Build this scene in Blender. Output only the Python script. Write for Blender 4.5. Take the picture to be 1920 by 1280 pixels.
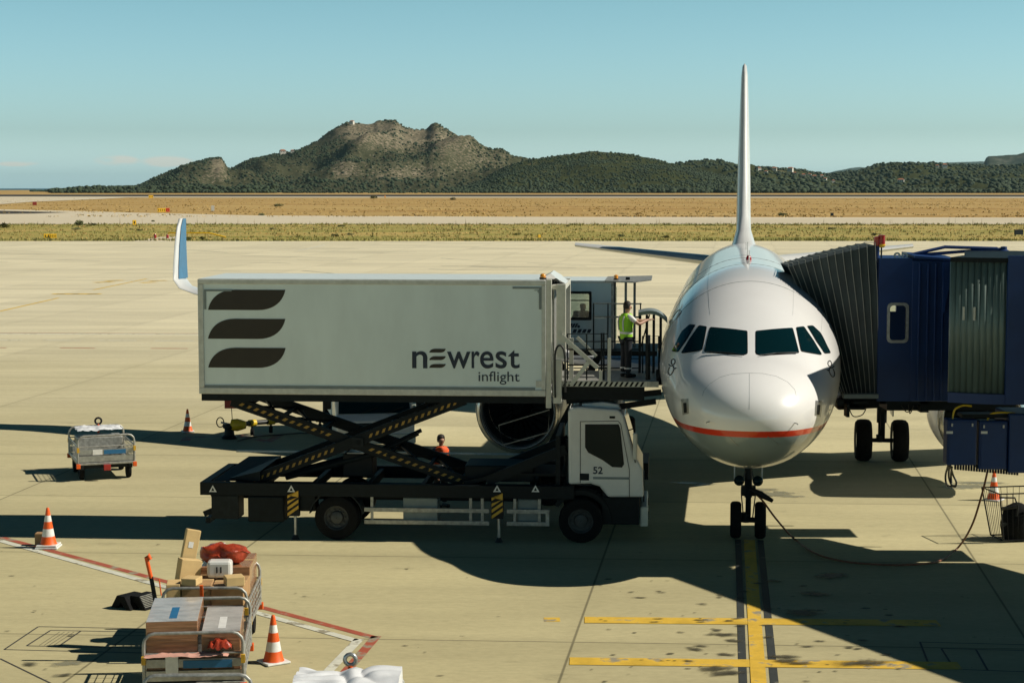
import bpy, math, random
import numpy as np
from mathutils import Vector, Matrix, noise
from mathutils.bvhtree import BVHTree
R = math.radians
random.seed(7)
for o in list(bpy.data.objects): bpy.data.objects.remove(o)
scene = bpy.context.scene
C = scene.collection

# ---------------------------------------------------------------- camera
F = 3400.0; TH = math.atan(288 / F); H = 7.6
cam = bpy.data.cameras.new('camera'); camo = bpy.data.objects.new('camera', cam); C.objects.link(camo)
camo.location = (0, 0, H); camo.rotation_euler = (math.pi / 2 - TH, 0, 0)
cam.sensor_width = 36; cam.lens = 36 * F / 1920; cam.clip_start = 0.3; cam.clip_end = 200000
scene.camera = camo
# ---------------------------------------------------------------- world and sun
SUN_EL = R(40); SUN_AZ = R(91.5)        # azimuth clockwise from +Y: the sun stands due right of the view
w = bpy.data.worlds.new('World'); scene.world = w; w.use_nodes = True
nt = w.node_tree; nt.nodes.clear()
wo = nt.nodes.new('ShaderNodeOutputWorld'); bg = nt.nodes.new('ShaderNodeBackground')
sky = nt.nodes.new('ShaderNodeTexSky'); sky.sky_type = 'NISHITA'; sky.sun_disc = False
sky.sun_elevation = SUN_EL; sky.sun_rotation = SUN_AZ; sky.air_density = 1.0; sky.dust_density = 1.0; sky.ozone_density = 2.0
tint = nt.nodes.new('ShaderNodeMix'); tint.data_type = 'RGBA'; tint.blend_type = 'MULTIPLY'; tint.inputs[0].default_value = 1
tc = nt.nodes.new('ShaderNodeTexCoord'); sep = nt.nodes.new('ShaderNodeSeparateXYZ')
ramp = nt.nodes.new('ShaderNodeValToRGB')       # the sky deepens fast above the bright horizon belt
nt.links.new(tc.outputs['Generated'], sep.inputs[0]); nt.links.new(sep.outputs[2], ramp.inputs[0])
els = ramp.color_ramp.elements
els[0].position = 0.0; els[0].color = (2.2, 3.0, 3.7, 1)
e = els.new(0.03); e.color = (1.18, 1.62, 1.88, 1)
e = els.new(0.115); e.color = (0.86, 1.27, 1.24, 1)
e = els.new(0.22); e.color = (0.09, 0.38, 0.37, 1)
e = els.new(0.45); e.color = (0.002, 0.075, 0.12, 1)
els[len(els) - 1].position = 1.0; els[len(els) - 1].color = (0.0, 0.065, 0.15, 1)
nt.links.new(sky.outputs[0], tint.inputs[6]); nt.links.new(ramp.outputs[0], tint.inputs[7])
# two small flat clouds low on the left
cm = nt.nodes.new('ShaderNodeMapping'); cm.inputs['Scale'].default_value = (40, 1, 160)
cn = nt.nodes.new('ShaderNodeTexNoise'); cn.inputs['Scale'].default_value = 1.0; cn.inputs['Detail'].default_value = 5
nt.links.new(tc.outputs['Generated'], cm.inputs[0]); nt.links.new(cm.outputs[0], cn.inputs[0])
def wmath(op, a, b=None, c=None):
    n = nt.nodes.new('ShaderNodeMath'); n.operation = op
    for i, v in enumerate((a, b, c)):
        if v is None: continue
        if isinstance(v, (int, float)): n.inputs[i].default_value = v
        else: nt.links.new(v, n.inputs[i])
    return n.outputs[0]
mask = None
for (cx, cz, rx, rz) in ((-0.212, 0.0145, 0.013, 0.0032), (-0.186, 0.0140, 0.015, 0.0034), (-0.262, 0.0125, 0.012, 0.0016)):
    dx = wmath('DIVIDE', wmath('SUBTRACT', sep.outputs[0], cx), rx); dz = wmath('DIVIDE', wmath('SUBTRACT', sep.outputs[2], cz), rz)
    r2 = wmath('ADD', wmath('MULTIPLY', dx, dx), wmath('MULTIPLY', dz, dz))
    m_ = wmath('MAXIMUM', wmath('SUBTRACT', 1.0, r2), 0.0)
    mask = m_ if mask is None else wmath('ADD', mask, m_)
front = wmath('GREATER_THAN', sep.outputs[1], 0.0)
mask = wmath('MULTIPLY', wmath('MULTIPLY', mask, front), wmath('MAXIMUM', wmath('MULTIPLY', wmath('SUBTRACT', cn.outputs[0], 0.36), 4.5), 0.0))
mask = wmath('MINIMUM', mask, 0.5)
cl = nt.nodes.new('ShaderNodeMix'); cl.data_type = 'RGBA'
nt.links.new(mask, cl.inputs[0]); nt.links.new(tint.outputs[2], cl.inputs[6]); cl.inputs[7].default_value = (9.0, 7.6, 6.2, 1)
nt.links.new(cl.outputs[2], bg.inputs[0]); bg.inputs[1].default_value = 0.09
nt.links.new(bg.outputs[0], wo.inputs[0])
sl = bpy.data.lights.new('sun', 'SUN'); so = bpy.data.objects.new('sun', sl); C.objects.link(so)
sl.energy = 5.0; sl.angle = R(0.5); sl.color = (1.0, 0.93, 0.80)
sd = Vector((math.sin(SUN_AZ) * math.cos(SUN_EL), math.cos(SUN_AZ) * math.cos(SUN_EL), math.sin(SUN_EL)))
so.rotation_euler = (-sd).to_track_quat('-Z', 'Y').to_euler(); so.location = (60, 0, 60)
scene.view_settings.view_transform = 'Standard'; scene.view_settings.look = 'None'
scene.view_settings.exposure = 0.0; scene.view_settings.gamma = 1
scene.cycles.max_bounces = 6; scene.cycles.diffuse_bounces = 1; scene.cycles.volume_bounces = 0
scene.cycles.use_denoising = True

# ---------------------------------------------------------------- measuring helpers
def ray(px, py):
    u = (px - 960) / F; v = (640 - py) / F
    return Vector((u, math.cos(TH) + v * math.sin(TH), -math.sin(TH) + v * math.cos(TH)))
def at_depth(px, py, Y):
    d = ray(px, py); t = Y / d.y; return Vector((d.x * t, Y, H + d.z * t))
def on_ground(px, py, z=0.0):
    d = ray(px, py); t = (z - H) / d.z; return Vector((d.x * t, d.y * t, z))

# ---------------------------------------------------------------- materials
def mat(name, col, rough=0.5, metal=0.0, var=0.12, scale=4.0, coat=0.0, bump=0.0, emis=None, spec=0.5, stretch=(1, 1, 1), col2=None, thr=0.55, soft=0.1, detail=6):
    m = bpy.data.materials.new(name); m.use_nodes = True; t = m.node_tree; b = t.nodes['Principled BSDF']
    b.inputs['Roughness'].default_value = rough; b.inputs['Metallic'].default_value = metal
    b.inputs['Coat Weight'].default_value = coat; b.inputs['Coat Roughness'].default_value = 0.08
    b.inputs['Specular IOR Level'].default_value = spec
    c = t.nodes.new('ShaderNodeTexCoord'); mp = t.nodes.new('ShaderNodeMapping'); mp.inputs['Scale'].default_value = stretch
    t.links.new(c.outputs['Object'], mp.inputs[0])
    n = t.nodes.new('ShaderNodeTexNoise'); n.inputs['Scale'].default_value = scale; n.inputs['Detail'].default_value = detail; n.inputs['Roughness'].default_value = 0.6
    t.links.new(mp.outputs[0], n.inputs[0])
    r = t.nodes.new('ShaderNodeValToRGB'); e = r.color_ramp.elements
    a = [max(0, x * (1 - var)) for x in col]; z = [min(1, x * (1 + var)) for x in col]
    e[0].position = 0.3; e[0].color = (*a, 1); e[1].position = 0.7; e[1].color = (*z, 1)
    if col2:
        e[1].position = thr - soft; e[1].color = (*z, 1); k = e.new(min(1, thr + soft)); k.color = (*col2, 1)
    t.links.new(n.outputs[0], r.inputs[0]); t.links.new(r.outputs[0], b.inputs['Base Color'])
    if bump:
        bp = t.nodes.new('ShaderNodeBump'); bp.inputs['Strength'].default_value = bump; bp.inputs['Distance'].default_value = 0.02
        t.links.new(n.outputs[0], bp.inputs['Height']); t.links.new(bp.outputs[0], b.inputs['Normal'])
    return m
def glass_mat(name, col=(0.002, 0.016, 0.02), rough=0.06):
    m = bpy.data.materials.new(name); m.use_nodes = True; b = m.node_tree.nodes['Principled BSDF']
    b.inputs['Base Color'].default_value = (*col, 1); b.inputs['Roughness'].default_value = rough; b.inputs['Specular IOR Level'].default_value = 0.15
    b.inputs['Coat Weight'].default_value = 0.0
    return m
def clear_mat(name, col=(0.6, 0.7, 0.7), a=0.25):
    m = bpy.data.materials.new(name); m.use_nodes = True; t = m.node_tree; t.nodes.clear()
    o = t.nodes.new('ShaderNodeOutputMaterial'); mx = t.nodes.new('ShaderNodeMixShader'); tr = t.nodes.new('ShaderNodeBsdfTransparent'); g = t.nodes.new('ShaderNodeBsdfGlossy')
    tr.inputs[0].default_value = (*col, 1); g.inputs[0].default_value = (0.6, 0.6, 0.6, 1); g.inputs[1].default_value = 0.08; mx.inputs[0].default_value = a
    t.links.new(tr.outputs[0], mx.inputs[1]); t.links.new(g.outputs[0], mx.inputs[2]); t.links.new(mx.outputs[0], o.inputs[0])
    return m
M = {}
M['box_panel'] = mat('box_panel', (0.74, 0.84, 0.84), 0.5, var=0.07, scale=0.8, stretch=(1.5, 1, 0.5))
M['alu'] = mat('alu', (0.55, 0.56, 0.52), 0.45, 0.3, var=0.15, scale=6)
M['white'] = mat('white_paint', (0.74, 0.74, 0.70), 0.35, coat=0.3, var=0.06, scale=3)
M['cream'] = mat('cream_paint', (0.66, 0.65, 0.56), 0.4, var=0.1, scale=5)
M['chassis'] = mat('chassis_black', (0.005, 0.009, 0.011), 0.55, spec=0.2, var=0.3, scale=8)
M['dark'] = mat('dark_metal', (0.012, 0.017, 0.019), 0.5, 0.1, spec=0.2, var=0.3, scale=9)
M['rimdark'] = mat('dusty_rim', (0.05, 0.055, 0.055), 0.6, 0.0, var=0.4, scale=9)
M['black'] = mat('black_plastic', (0.007, 0.008, 0.009), 0.5, spec=0.25, var=0.2)
M['rubber'] = mat('rubber', (0.009, 0.0095, 0.010), 0.9, spec=0.15, var=0.3, scale=14, bump=0.3)
M['teal_trim'] = mat('grey_trim', (0.20, 0.24, 0.24), 0.5)
M['glass'] = glass_mat('window_glass')
M['clear'] = clear_mat('clear_glass')
M['logo_black'] = mat('logo_brown_black', (0.03, 0.024, 0.016), 0.6, var=0.1)
M['logo_navy'] = mat('logo_navy', (0.008, 0.02, 0.045), 0.5, var=0.1)
M['yellow'] = mat('hazard_yellow', (0.62, 0.36, 0.03), 0.5, var=0.2)
M['yellowdull'] = mat('hazard_yellow_worn', (0.34, 0.20, 0.03), 0.6, var=0.3)
M['amber'] = mat('amber_lamp', (0.75, 0.28, 0.02), 0.3, coat=0.5)
M['redlamp'] = mat('red_lamp', (0.35, 0.012, 0.012), 0.25, coat=0.5)
M['steel'] = mat('steel', (0.42, 0.43, 0.42), 0.35, 0.7, var=0.25, scale=9)
M['galv'] = mat('galvanised', (0.36, 0.36, 0.33), 0.5, 0.5, var=0.35, scale=12)
M['orange'] = mat('cone_orange', (0.80, 0.11, 0.008), 0.5, var=0.12, scale=7)
M['reflect'] = mat('cone_white', (0.75, 0.75, 0.72), 0.45, var=0.12, scale=9)
M['card'] = mat('cardboard', (0.40, 0.24, 0.11), 0.8, var=0.15, scale=5)
M['card_light'] = mat('cardboard_light', (0.62, 0.44, 0.20), 0.8, var=0.1, scale=5)
M['wrap'] = mat('shrink_wrap', (0.52, 0.50, 0.48), 0.22, var=0.25, scale=5, stretch=(0.6, 1, 6), coat=0.5, bump=0.6)
M['wrapbrown'] = mat('wrapped_cardboard', (0.36, 0.175, 0.085), 0.25, var=0.35, scale=4, stretch=(0.5, 0.5, 6), coat=0.6, bump=0.6)
M['tarp'] = mat('white_tarp', (0.72, 0.74, 0.76), 0.45, var=0.08, scale=3, bump=0.4)
M['redbag'] = mat('red_bag', (0.42, 0.05, 0.02), 0.35, var=0.4, scale=7, bump=0.6)
M['bluep'] = mat('bridge_blue', (0.0015, 0.03, 0.135), 0.5, coat=0.0, var=0.12, scale=2)
M['bellows'] = mat('bellows_fabric', (0.022, 0.034, 0.034), 0.75, var=0.35, scale=4, stretch=(1, 1, 0.4))
M['rib'] = mat('bellows_piping', (0.30, 0.30, 0.26), 0.5)
M['slat'] = mat('curtain_slat', (0.12, 0.17, 0.155), 0.45, 0.2, var=0.2, scale=3, stretch=(1, 1, .3))
M['skin'] = mat('skin', (0.42, 0.23, 0.15), 0.5, var=0.1)
M['hair'] = mat('hair', (0.02, 0.014, 0.01), 0.7, var=0.3, scale=30)
M['hivis'] = mat('hivis_green', (0.34, 0.70, 0.03), 0.7, var=0.15, scale=8, bump=0.5)
M['hiorange'] = mat('hivis_orange', (0.8, 0.10, 0.01), 0.7, var=0.15, scale=8)
M['trouser'] = mat('navy_trousers', (0.012, 0.016, 0.024), 0.85, var=0.3, scale=9)
M['tshirt'] = mat('dark_shirt', (0.02, 0.03, 0.05), 0.85)
M['bluecloth'] = mat('blue_lettering', (0.02, 0.14, 0.30), 0.5)
M['cable'] = mat('power_cable', (0.17, 0.055, 0.022), 0.5, var=0.15)
M['hose'] = mat('black_hose', (0.02, 0.022, 0.02), 0.5)
M['brass'] = mat('yellow_coupling', (0.70, 0.48, 0.02), 0.4, var=0.15)
M['bagred'] = mat('dark_red_bag', (0.38, 0.05, 0.02), 0.3, var=0.6, scale=5, bump=1.0)
M['signred'] = mat('faded_red', (0.30, 0.035, 0.02), 0.6, var=0.3, scale=9)
M['signyel'] = mat('sign_yellow', (0.85, 0.50, 0.02), 0.5, var=0.08)
M['leaf'] = mat('shrub_leaf', (0.11, 0.12, 0.035), 0.7, var=0.4, scale=1.5)
M['leafdry'] = mat('dry_stem', (0.26, 0.18, 0.06), 0.8, var=0.3, scale=1.5)
M['scrub'] = mat('hill_scrub', (0.032, 0.050, 0.020), 0.9, var=0.45, scale=0.04)
M['nacelle_lip'] = mat('polished_lip', (0.55, 0.55, 0.53), 0.25, 0.85, var=0.1)
M['intake'] = mat('intake_lining', (0.05, 0.055, 0.06), 0.5, 0.3)
M['emblem'] = mat('emblem_black', (0.01, 0.01, 0.012), 0.5)
M['plaster'] = mat('house_plaster', (0.70, 0.66, 0.58), 0.8)
M['tile'] = mat('roof_tile', (0.35, 0.13, 0.06), 0.8)

# ---------------------------------------------------------------- mesh helpers
class MB:
    def __init__(s): s.v = []; s.f = []; s.m = []
    def add(s, vs, fs, m=0):
        n = len(s.v); s.v += [tuple(v) for v in vs]; s.f += [tuple(i + n for i in f) for f in fs]; s.m += [m] * len(fs); return s
    def box(s, c, d, rot=None, m=0):
        vs = [Vector((x * d[0] / 2, y * d[1] / 2, z * d[2] / 2)) for x in (-1, 1) for y in (-1, 1) for z in (-1, 1)]
        if rot: 
            q = Matrix.Rotation(rot[2], 3, 'Z') @ Matrix.Rotation(rot[1], 3, 'Y') @ Matrix.Rotation(rot[0], 3, 'X'); vs = [q @ v for v in vs]
        c = Vector(c)
        return s.add([v + c for v in vs], [(0, 1, 3, 2), (4, 6, 7, 5), (0, 4, 5, 1), (2, 3, 7, 6), (0, 2, 6, 4), (1, 5, 7, 3)], m)
    def b2(s, a, b, m=0):
        return s.box([(a[i] + b[i]) / 2 for i in range(3)], [abs(b[i] - a[i]) for i in range(3)], m=m)
    def bar(s, p, q, w_, h_, m=0, up=(0, 0, 1)):
        p = Vector(p); q = Vector(q); d = (q - p); L = d.length; d.normalize(); u = Vector(up)
        if abs(d.dot(u)) > 0.97: u = Vector((0, 1, 0))
        x = d.cross(u).normalized(); y = x.cross(d).normalized()
        vs = [o_ + x * a * w_ / 2 + y * b * h_ / 2 for o_ in (p, q) for a in (-1, 1) for b in (-1, 1)]
        return s.add(vs, [(0, 1, 3, 2), (4, 6, 7, 5), (0, 4, 5, 1), (2, 3, 7, 6), (0, 2, 6, 4), (1, 5, 7, 3)], m)
    def cyl(s, p, q, r0, r1=None, n=16, m=0, caps=True):
        r1 = r0 if r1 is None else r1; p = Vector(p); q = Vector(q); d = (q - p).normalized()
        u = Vector((0, 0, 1)) if abs(d.z) < 0.9 else Vector((1, 0, 0)); x = d.cross(u).normalized(); y = x.cross(d)
        vs = []
        for o_, r in ((p, r0), (q, r1)):
            for i in range(n):
                a = 2 * math.pi * i / n; vs.append(o_ + x * r * math.cos(a) + y * r * math.sin(a))
        fs = [(i, (i + 1) % n, n + (i + 1) % n, n + i) for i in range(n)]
        if caps: fs += [tuple(range(n - 1, -1, -1)), tuple(range(n, 2 * n))]
        return s.add(vs, fs, m)
    def tube(s, pts, r, n=8, m=0, closed=False):
        pts = [Vector(p) for p in pts]; N = len(pts); vs = []; up = None
        rr = r if isinstance(r, (list, tuple)) else [r] * N
        for i, p in enumerate(pts):
            if closed: d = pts[(i + 1) % N] - pts[i - 1]
            else: d = pts[min(i + 1, N - 1)] - pts[max(i - 1, 0)]
            d.normalize()
            if up is None: up = Vector((0, 0, 1)) if abs(d.z) < 0.9 else Vector((1, 0, 0))
            x = d.cross(up).normalized(); up = x.cross(d).normalized()
            for k in range(n):
                a = 2 * math.pi * k / n; vs.append(p + x * rr[i] * math.cos(a) + up * rr[i] * math.sin(a))
        fs = []
        for i in range(N if closed else N - 1):
            j = (i + 1) % N
            for k in range(n): fs.append((i * n + k, i * n + (k + 1) % n, j * n + (k + 1) % n, j * n + k))
        if not closed: fs += [tuple(range(n - 1, -1, -1)), tuple(range((N - 1) * n, N * n))]
        return s.add(vs, fs, m)
    def prism(s, poly, y0, y1, m=0):          # polygon in x,z extruded along y
        n = len(poly); vs = [(x, y0, z) for x, z in poly] + [(x, y1, z) for x, z in poly]
        return s.add(vs, [tuple(range(n)), tuple(range(2 * n - 1, n - 1, -1))] + [(i, n + i, n + (i + 1) % n, (i + 1) % n) for i in range(n)], m)
    def lathe(s, prof, o=(0, 0, 0), axis='z', n=24, m=0, cap=True):
        vs = []
        for r, h in prof:
            for i in range(n):
                a = 2 * math.pi * i / n; c_, s_ = r * math.cos(a), r * math.sin(a)
                vs.append({'z': (o[0] + c_, o[1] + s_, o[2] + h), 'y': (o[0] + c_, o[1] + h, o[2] + s_), 'x': (o[0] + h, o[1] + c_, o[2] + s_)}[axis])
        k = len(prof); fs = [(j * n + i, j * n + (i + 1) % n, (j + 1) * n + (i + 1) % n, (j + 1) * n + i) for j in range(k - 1) for i in range(n)]
        if cap: fs += [tuple(range(n - 1, -1, -1)), tuple(range((k - 1) * n, k * n))]
        return s.add(vs, fs, m)
    def build(s, name, mt, parent=None, smooth=None, bevel=0, loc=None, rz=None, recalc=True):
        me = bpy.data.meshes.new(name); me.from_pydata(s.v, [], s.f)
        for k in (mt if isinstance(mt, (list, tuple)) else [mt]): me.materials.append(k if not isinstance(k, str) else M[k])
        if any(s.m): me.polygons.foreach_set('material_index', s.m)
        if recalc and len(s.f) < 60000:
            import bmesh
            b = bmesh.new(); b.from_mesh(me); bmesh.ops.recalc_face_normals(b, faces=b.faces); b.to_mesh(me); b.free()
        o = bpy.data.objects.new(name, me); C.objects.link(o)
        if smooth is not None:
            me.shade_smooth(); me.set_sharp_from_angle(angle=R(smooth))
        if bevel:
            bv = o.modifiers.new('bevel', 'BEVEL'); bv.width = bevel; bv.segments = 2; bv.limit_method = 'ANGLE'; bv.angle_limit = R(35); bv.harden_normals = False
        if parent: o.parent = parent
        if loc is not None: o.location = loc
        if rz is not None: o.rotation_euler.z = rz
        return o
def tag(o, label=None, cat=None, group=None, kind=None):
    if label: o['label'] = label
    if cat: o['category'] = cat
    if group: o['group'] = group
    if kind: o['kind'] = kind
    return o
def thing(name, label, cat, loc=(0, 0, 0), rz=0, group=None):
    o = bpy.data.objects.new(name, None); C.objects.link(o); o.location = loc; o.rotation_euler.z = rz; o.empty_display_size = 0.2
    return tag(o, label, cat, group)
def dup(o, parent=None, label=None, loc=None, rz=None, scale=None):
    c = o.copy(); C.objects.link(c)
    if parent: c.parent = parent
    if label: c['label'] = label
    if loc is not None: c.location = loc
    if rz is not None: c.rotation_euler.z = rz
    if scale is not None: c.scale = scale if hasattr(scale, '__len__') else (scale,) * 3
    for ch in [x for x in C.objects if x.parent == o]: dup(ch, c)
    return c
def text(body, size, mt, name, parent, loc, rot=(math.pi / 2, 0, 0), ext=0.003, sx=1.0, off=0.0, shear=0, align='LEFT'):
    cu = bpy.data.curves.new(name, 'FONT'); cu.body = body; cu.size = size; cu.extrude = ext; cu.offset = off; cu.shear = shear; cu.align_x = align
    t = bpy.data.objects.new('tmp', cu); C.objects.link(t)
    me = bpy.data.meshes.new_from_object(t.evaluated_get(bpy.context.evaluated_depsgraph_get()))
    bpy.data.objects.remove(t); me.materials.clear(); me.materials.append(M[mt])
    o = bpy.data.objects.new(name, me); C.objects.link(o); o.parent = parent; o.location = loc; o.rotation_euler = rot; o.scale = (sx, 1, 1)
    return o
def pchip(xs, ys, x):
    xs = np.array(xs, float); ys = np.array(ys, float); h = np.diff(xs); d = np.diff(ys) / h; n = len(xs); m = np.zeros(n)
    for i in range(1, n - 1):
        if d[i - 1] * d[i] > 0:
            w1 = 2 * h[i] + h[i - 1]; w2 = h[i] + 2 * h[i - 1]; m[i] = (w1 + w2) / (w1 / d[i - 1] + w2 / d[i])
    m[0] = d[0]; m[-1] = d[-1]
    i = int(min(max(np.searchsorted(xs, x) - 1, 0), n - 2)); t = (x - xs[i]) / h[i]
    return float((2*t**3-3*t**2+1)*ys[i] + (t**3-2*t**2+t)*h[i]*m[i] + (-2*t**3+3*t**2)*ys[i+1] + (t**3-t**2)*h[i]*m[i+1])
def arc(c, r, a0, a1, n=8): return [(c[0] + r * math.cos(a0 + (a1 - a0) * i / n), c[1] + r * math.sin(a0 + (a1 - a0) * i / n)) for i in range(n + 1)]
def rrect(x0, z0, x1, z1, r, n=4):
    return arc((x1 - r, z1 - r), r, 0, math.pi / 2, n) + arc((x0 + r, z1 - r), r, math.pi / 2, math.pi, n) + arc((x0 + r, z0 + r), r, math.pi, 1.5 * math.pi, n) + arc((x1 - r, z0 + r), r, 1.5 * math.pi, 2 * math.pi, n)
def ringplate(mb, outer, inner, y0, y1, m=0):
    n = len(outer); vs = [(x, y, z) for y in (y0, y1) for P_ in (outer, inner) for x, z in P_]
    fs = []
    for i in range(n):
        j = (i + 1) % n
        fs += [(i, j, n + j, n + i), (2*n + i, 3*n + i, 3*n + j, 2*n + j), (i, 2*n + i, 2*n + j, j), (n + i, n + j, 3*n + j, 3*n + i)]
    return mb.add(vs, fs, m)
def catmull(pts, k=6):
    pts = [Vector(p) for p in pts]; out = []
    for i in range(len(pts) - 1):
        p0 = pts[max(i - 1, 0)]; p1 = pts[i]; p2 = pts[i + 1]; p3 = pts[min(i + 2, len(pts) - 1)]
        for j in range(k):
            t = j / k; out.append(0.5 * ((2*p1) + (-p0 + p2)*t + (2*p0 - 5*p1 + 4*p2 - p3)*t*t + (-p0 + 3*p1 - 3*p2 + p3)*t**3))
    return out + [pts[-1]]

# ================================================================ SETTING
def ground_mat(name, c1, c2, scale=0.05, stretch=(1, 1, 1), rough=0.9, joints=False, c3=None):
    m = bpy.data.materials.new(name); m.use_nodes = True; t = m.node_tree; b = t.nodes['Principled BSDF']; b.inputs['Roughness'].default_value = rough
    b.inputs['Specular IOR Level'].default_value = 0.25
    L = t.links.new
    def mth(op, a, b_=None, c_=None):
        n = t.nodes.new('ShaderNodeMath'); n.operation = op
        for i, v in enumerate((a, b_, c_)):
            if v is None: continue
            if isinstance(v, (int, float)): n.inputs[i].default_value = v
            else: L(v, n.inputs[i])
        return n.outputs[0]
    def nz(sc, st=(1, 1, 1), det=6, rg=0.6):
        mp = t.nodes.new('ShaderNodeMapping'); mp.inputs['Scale'].default_value = st; mp.inputs['Rotation'].default_value = (0, 0, R(5)); L(tc_.outputs['Object'], mp.inputs[0])
        n = t.nodes.new('ShaderNodeTexNoise'); n.inputs['Scale'].default_value = sc; n.inputs['Detail'].default_value = det; n.inputs['Roughness'].default_value = rg; L(mp.outputs[0], n.inputs[0]); return n.outputs[0]
    tc_ = t.nodes.new('ShaderNodeTexCoord')
    n1 = nz(scale, stretch); mix = t.nodes.new('ShaderNodeMix'); mix.data_type = 'RGBA'
    mr = t.nodes.new('ShaderNodeMapRange'); mr.inputs[1].default_value = 0.35; mr.inputs[2].default_value = 0.65; L(n1, mr.inputs[0])
    L(mr.outputs[0], mix.inputs[0]); mix.inputs[6].default_value = (*c1, 1); mix.inputs[7].default_value = (*c2, 1); col = mix.outputs[2]
    def mul(col, fac):
        x = t.nodes.new('ShaderNodeVectorMath'); x.operation = 'SCALE'; L(col, x.inputs[0]); L(fac, x.inputs[3]); return x.outputs[0]
    if c3:
        n3 = nz(scale * 2.3, stretch, 4); mr3 = t.nodes.new('ShaderNodeMapRange'); mr3.inputs[1].default_value = 0.52; mr3.inputs[2].default_value = 0.66; L(n3, mr3.inputs[0])
        m3 = t.nodes.new('ShaderNodeMix'); m3.data_type = 'RGBA'; L(mr3.outputs[0], m3.inputs[0]); L(col, m3.inputs[6]); m3.inputs[7].default_value = (*c3, 1); col = m3.outputs[2]
        n4 = nz(1.2, (0.5, 0.25, 1), 3, .8); col = mul(col, mth('MULTIPLY_ADD', n4, 0.9, 0.55))
    if joints:
        sp = t.nodes.new('ShaderNodeSeparateXYZ'); L(tc_.outputs['Object'], sp.inputs[0]); X, Y = sp.outputs[0], sp.outputs[1]
        xs = mth('MULTIPLY_ADD', Y, -0.1219, mth('MULTIPLY_ADD', X, 0.9925, 2.63)); ys = mth('MULTIPLY_ADD', X, 0.06, mth('ADD', Y, -36.9))
        d = mth('MINIMUM', mth('PINGPONG', xs, 3.79), mth('PINGPONG', ys, 3.45))
        line = t.nodes.new('ShaderNodeMapRange'); line.inputs[1].default_value = 0.012; line.inputs[2].default_value = 0.03; line.inputs[3].default_value = 0.45; line.inputs[4].default_value = 1; L(d, line.inputs[0])
        edge = t.nodes.new('ShaderNodeMapRange'); edge.inputs[1].default_value = 0.02; edge.inputs[2].default_value = 0.5; edge.inputs[3].default_value = 0.95; edge.inputs[4].default_value = 1; L(d, edge.inputs[0])
        cb = t.nodes.new('ShaderNodeCombineXYZ'); L(mth('FLOOR', mth('DIVIDE', mth('ADD', xs, 3.79 * 0), 7.58)), cb.inputs[0]); L(mth('FLOOR', mth('DIVIDE', ys, 6.9)), cb.inputs[1])
        wn = t.nodes.new('ShaderNodeTexWhiteNoise'); wn.noise_dimensions = '2D'; L(cb.outputs[0], wn.inputs[0])
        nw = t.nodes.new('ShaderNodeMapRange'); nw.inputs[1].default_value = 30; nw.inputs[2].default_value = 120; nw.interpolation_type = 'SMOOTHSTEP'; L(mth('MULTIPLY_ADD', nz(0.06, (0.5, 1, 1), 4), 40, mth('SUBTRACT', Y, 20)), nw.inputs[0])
        mf = t.nodes.new('ShaderNodeMix'); mf.data_type = 'RGBA'; L(nw.outputs[0], mf.inputs[0]); L(col, mf.inputs[6]); mf.inputs[7].default_value = (0.66, 0.60, 0.42, 1); col = mf.outputs[2]  # far concrete painted lighter with distance, standing in for its grazing sheen
        lf = t.nodes.new('ShaderNodeMapRange'); lf.inputs[1].default_value = 45; lf.inputs[2].default_value = 90; lf.inputs[3].default_value = 0.0; lf.inputs[4].default_value = 0.8; L(Y, lf.inputs[0])
        soft_line = mth('ADD', mth('MULTIPLY', line.outputs[0], mth('SUBTRACT', 1.0, lf.outputs[0])), lf.outputs[0])
        col = mul(col, mth('MULTIPLY', mth('MULTIPLY', soft_line, edge.outputs[0]), mth('MULTIPLY_ADD', wn.outputs[0], 0.13, 0.93)))
        st = nz(0.35, (0.16, 1, 1), 8, .7); col = mul(col, mth('MULTIPLY_ADD', st, 0.80, 0.61))      # long streaks
        fine = nz(9, (0.5, 1, 1), 5, .75); col = mul(col, mth('MULTIPLY_ADD', fine, 0.5, 0.75))
        sc_ = nz(1.1, (0.5, 1, 1), 7, .72); r_ = t.nodes.new('ShaderNodeMapRange'); r_.inputs[1].default_value = 0.62; r_.inputs[2].default_value = 0.72; r_.inputs[3].default_value = 1; r_.inputs[4].default_value = 0.72; L(sc_, r_.inputs[0]); col = mul(col, r_.outputs[0])
        sp2 = nz(3.3, (0.7, 1, 1), 3, .6); r2_ = t.nodes.new('ShaderNodeMapRange'); r2_.inputs[1].default_value = 0.74; r2_.inputs[2].default_value = 0.77; r2_.inputs[3].default_value = 1; r2_.inputs[4].default_value = 0.45; L(sp2, r2_.inputs[0]); col = mul(col, r2_.outputs[0])
    L(col, b.inputs['Base Color'])
    return m
MG = {
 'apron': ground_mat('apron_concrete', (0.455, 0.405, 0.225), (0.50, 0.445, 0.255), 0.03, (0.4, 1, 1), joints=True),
 'taxi': ground_mat('taxiway_concrete', (0.58, 0.51, 0.37), (0.66, 0.58, 0.43), 0.02, (0.15, 1, 1)),
 'tarmac': ground_mat('runway_tarmac', (0.035, 0.032, 0.028), (0.07, 0.06, 0.05), 0.02, (0.1, 1, 1)),
 'dry': ground_mat('dry_grass', (0.39, 0.24, 0.07), (0.50, 0.35, 0.13), 0.011, (0.25, 1.6, 1), c3=(0.34, 0.19, 0.055)),
 'green': ground_mat('green_grass', (0.42, 0.33, 0.10), (0.25, 0.24, 0.05), 0.035, (0.3, 1.4, 1), c3=(0.52, 0.36, 0.12)),
}
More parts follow.
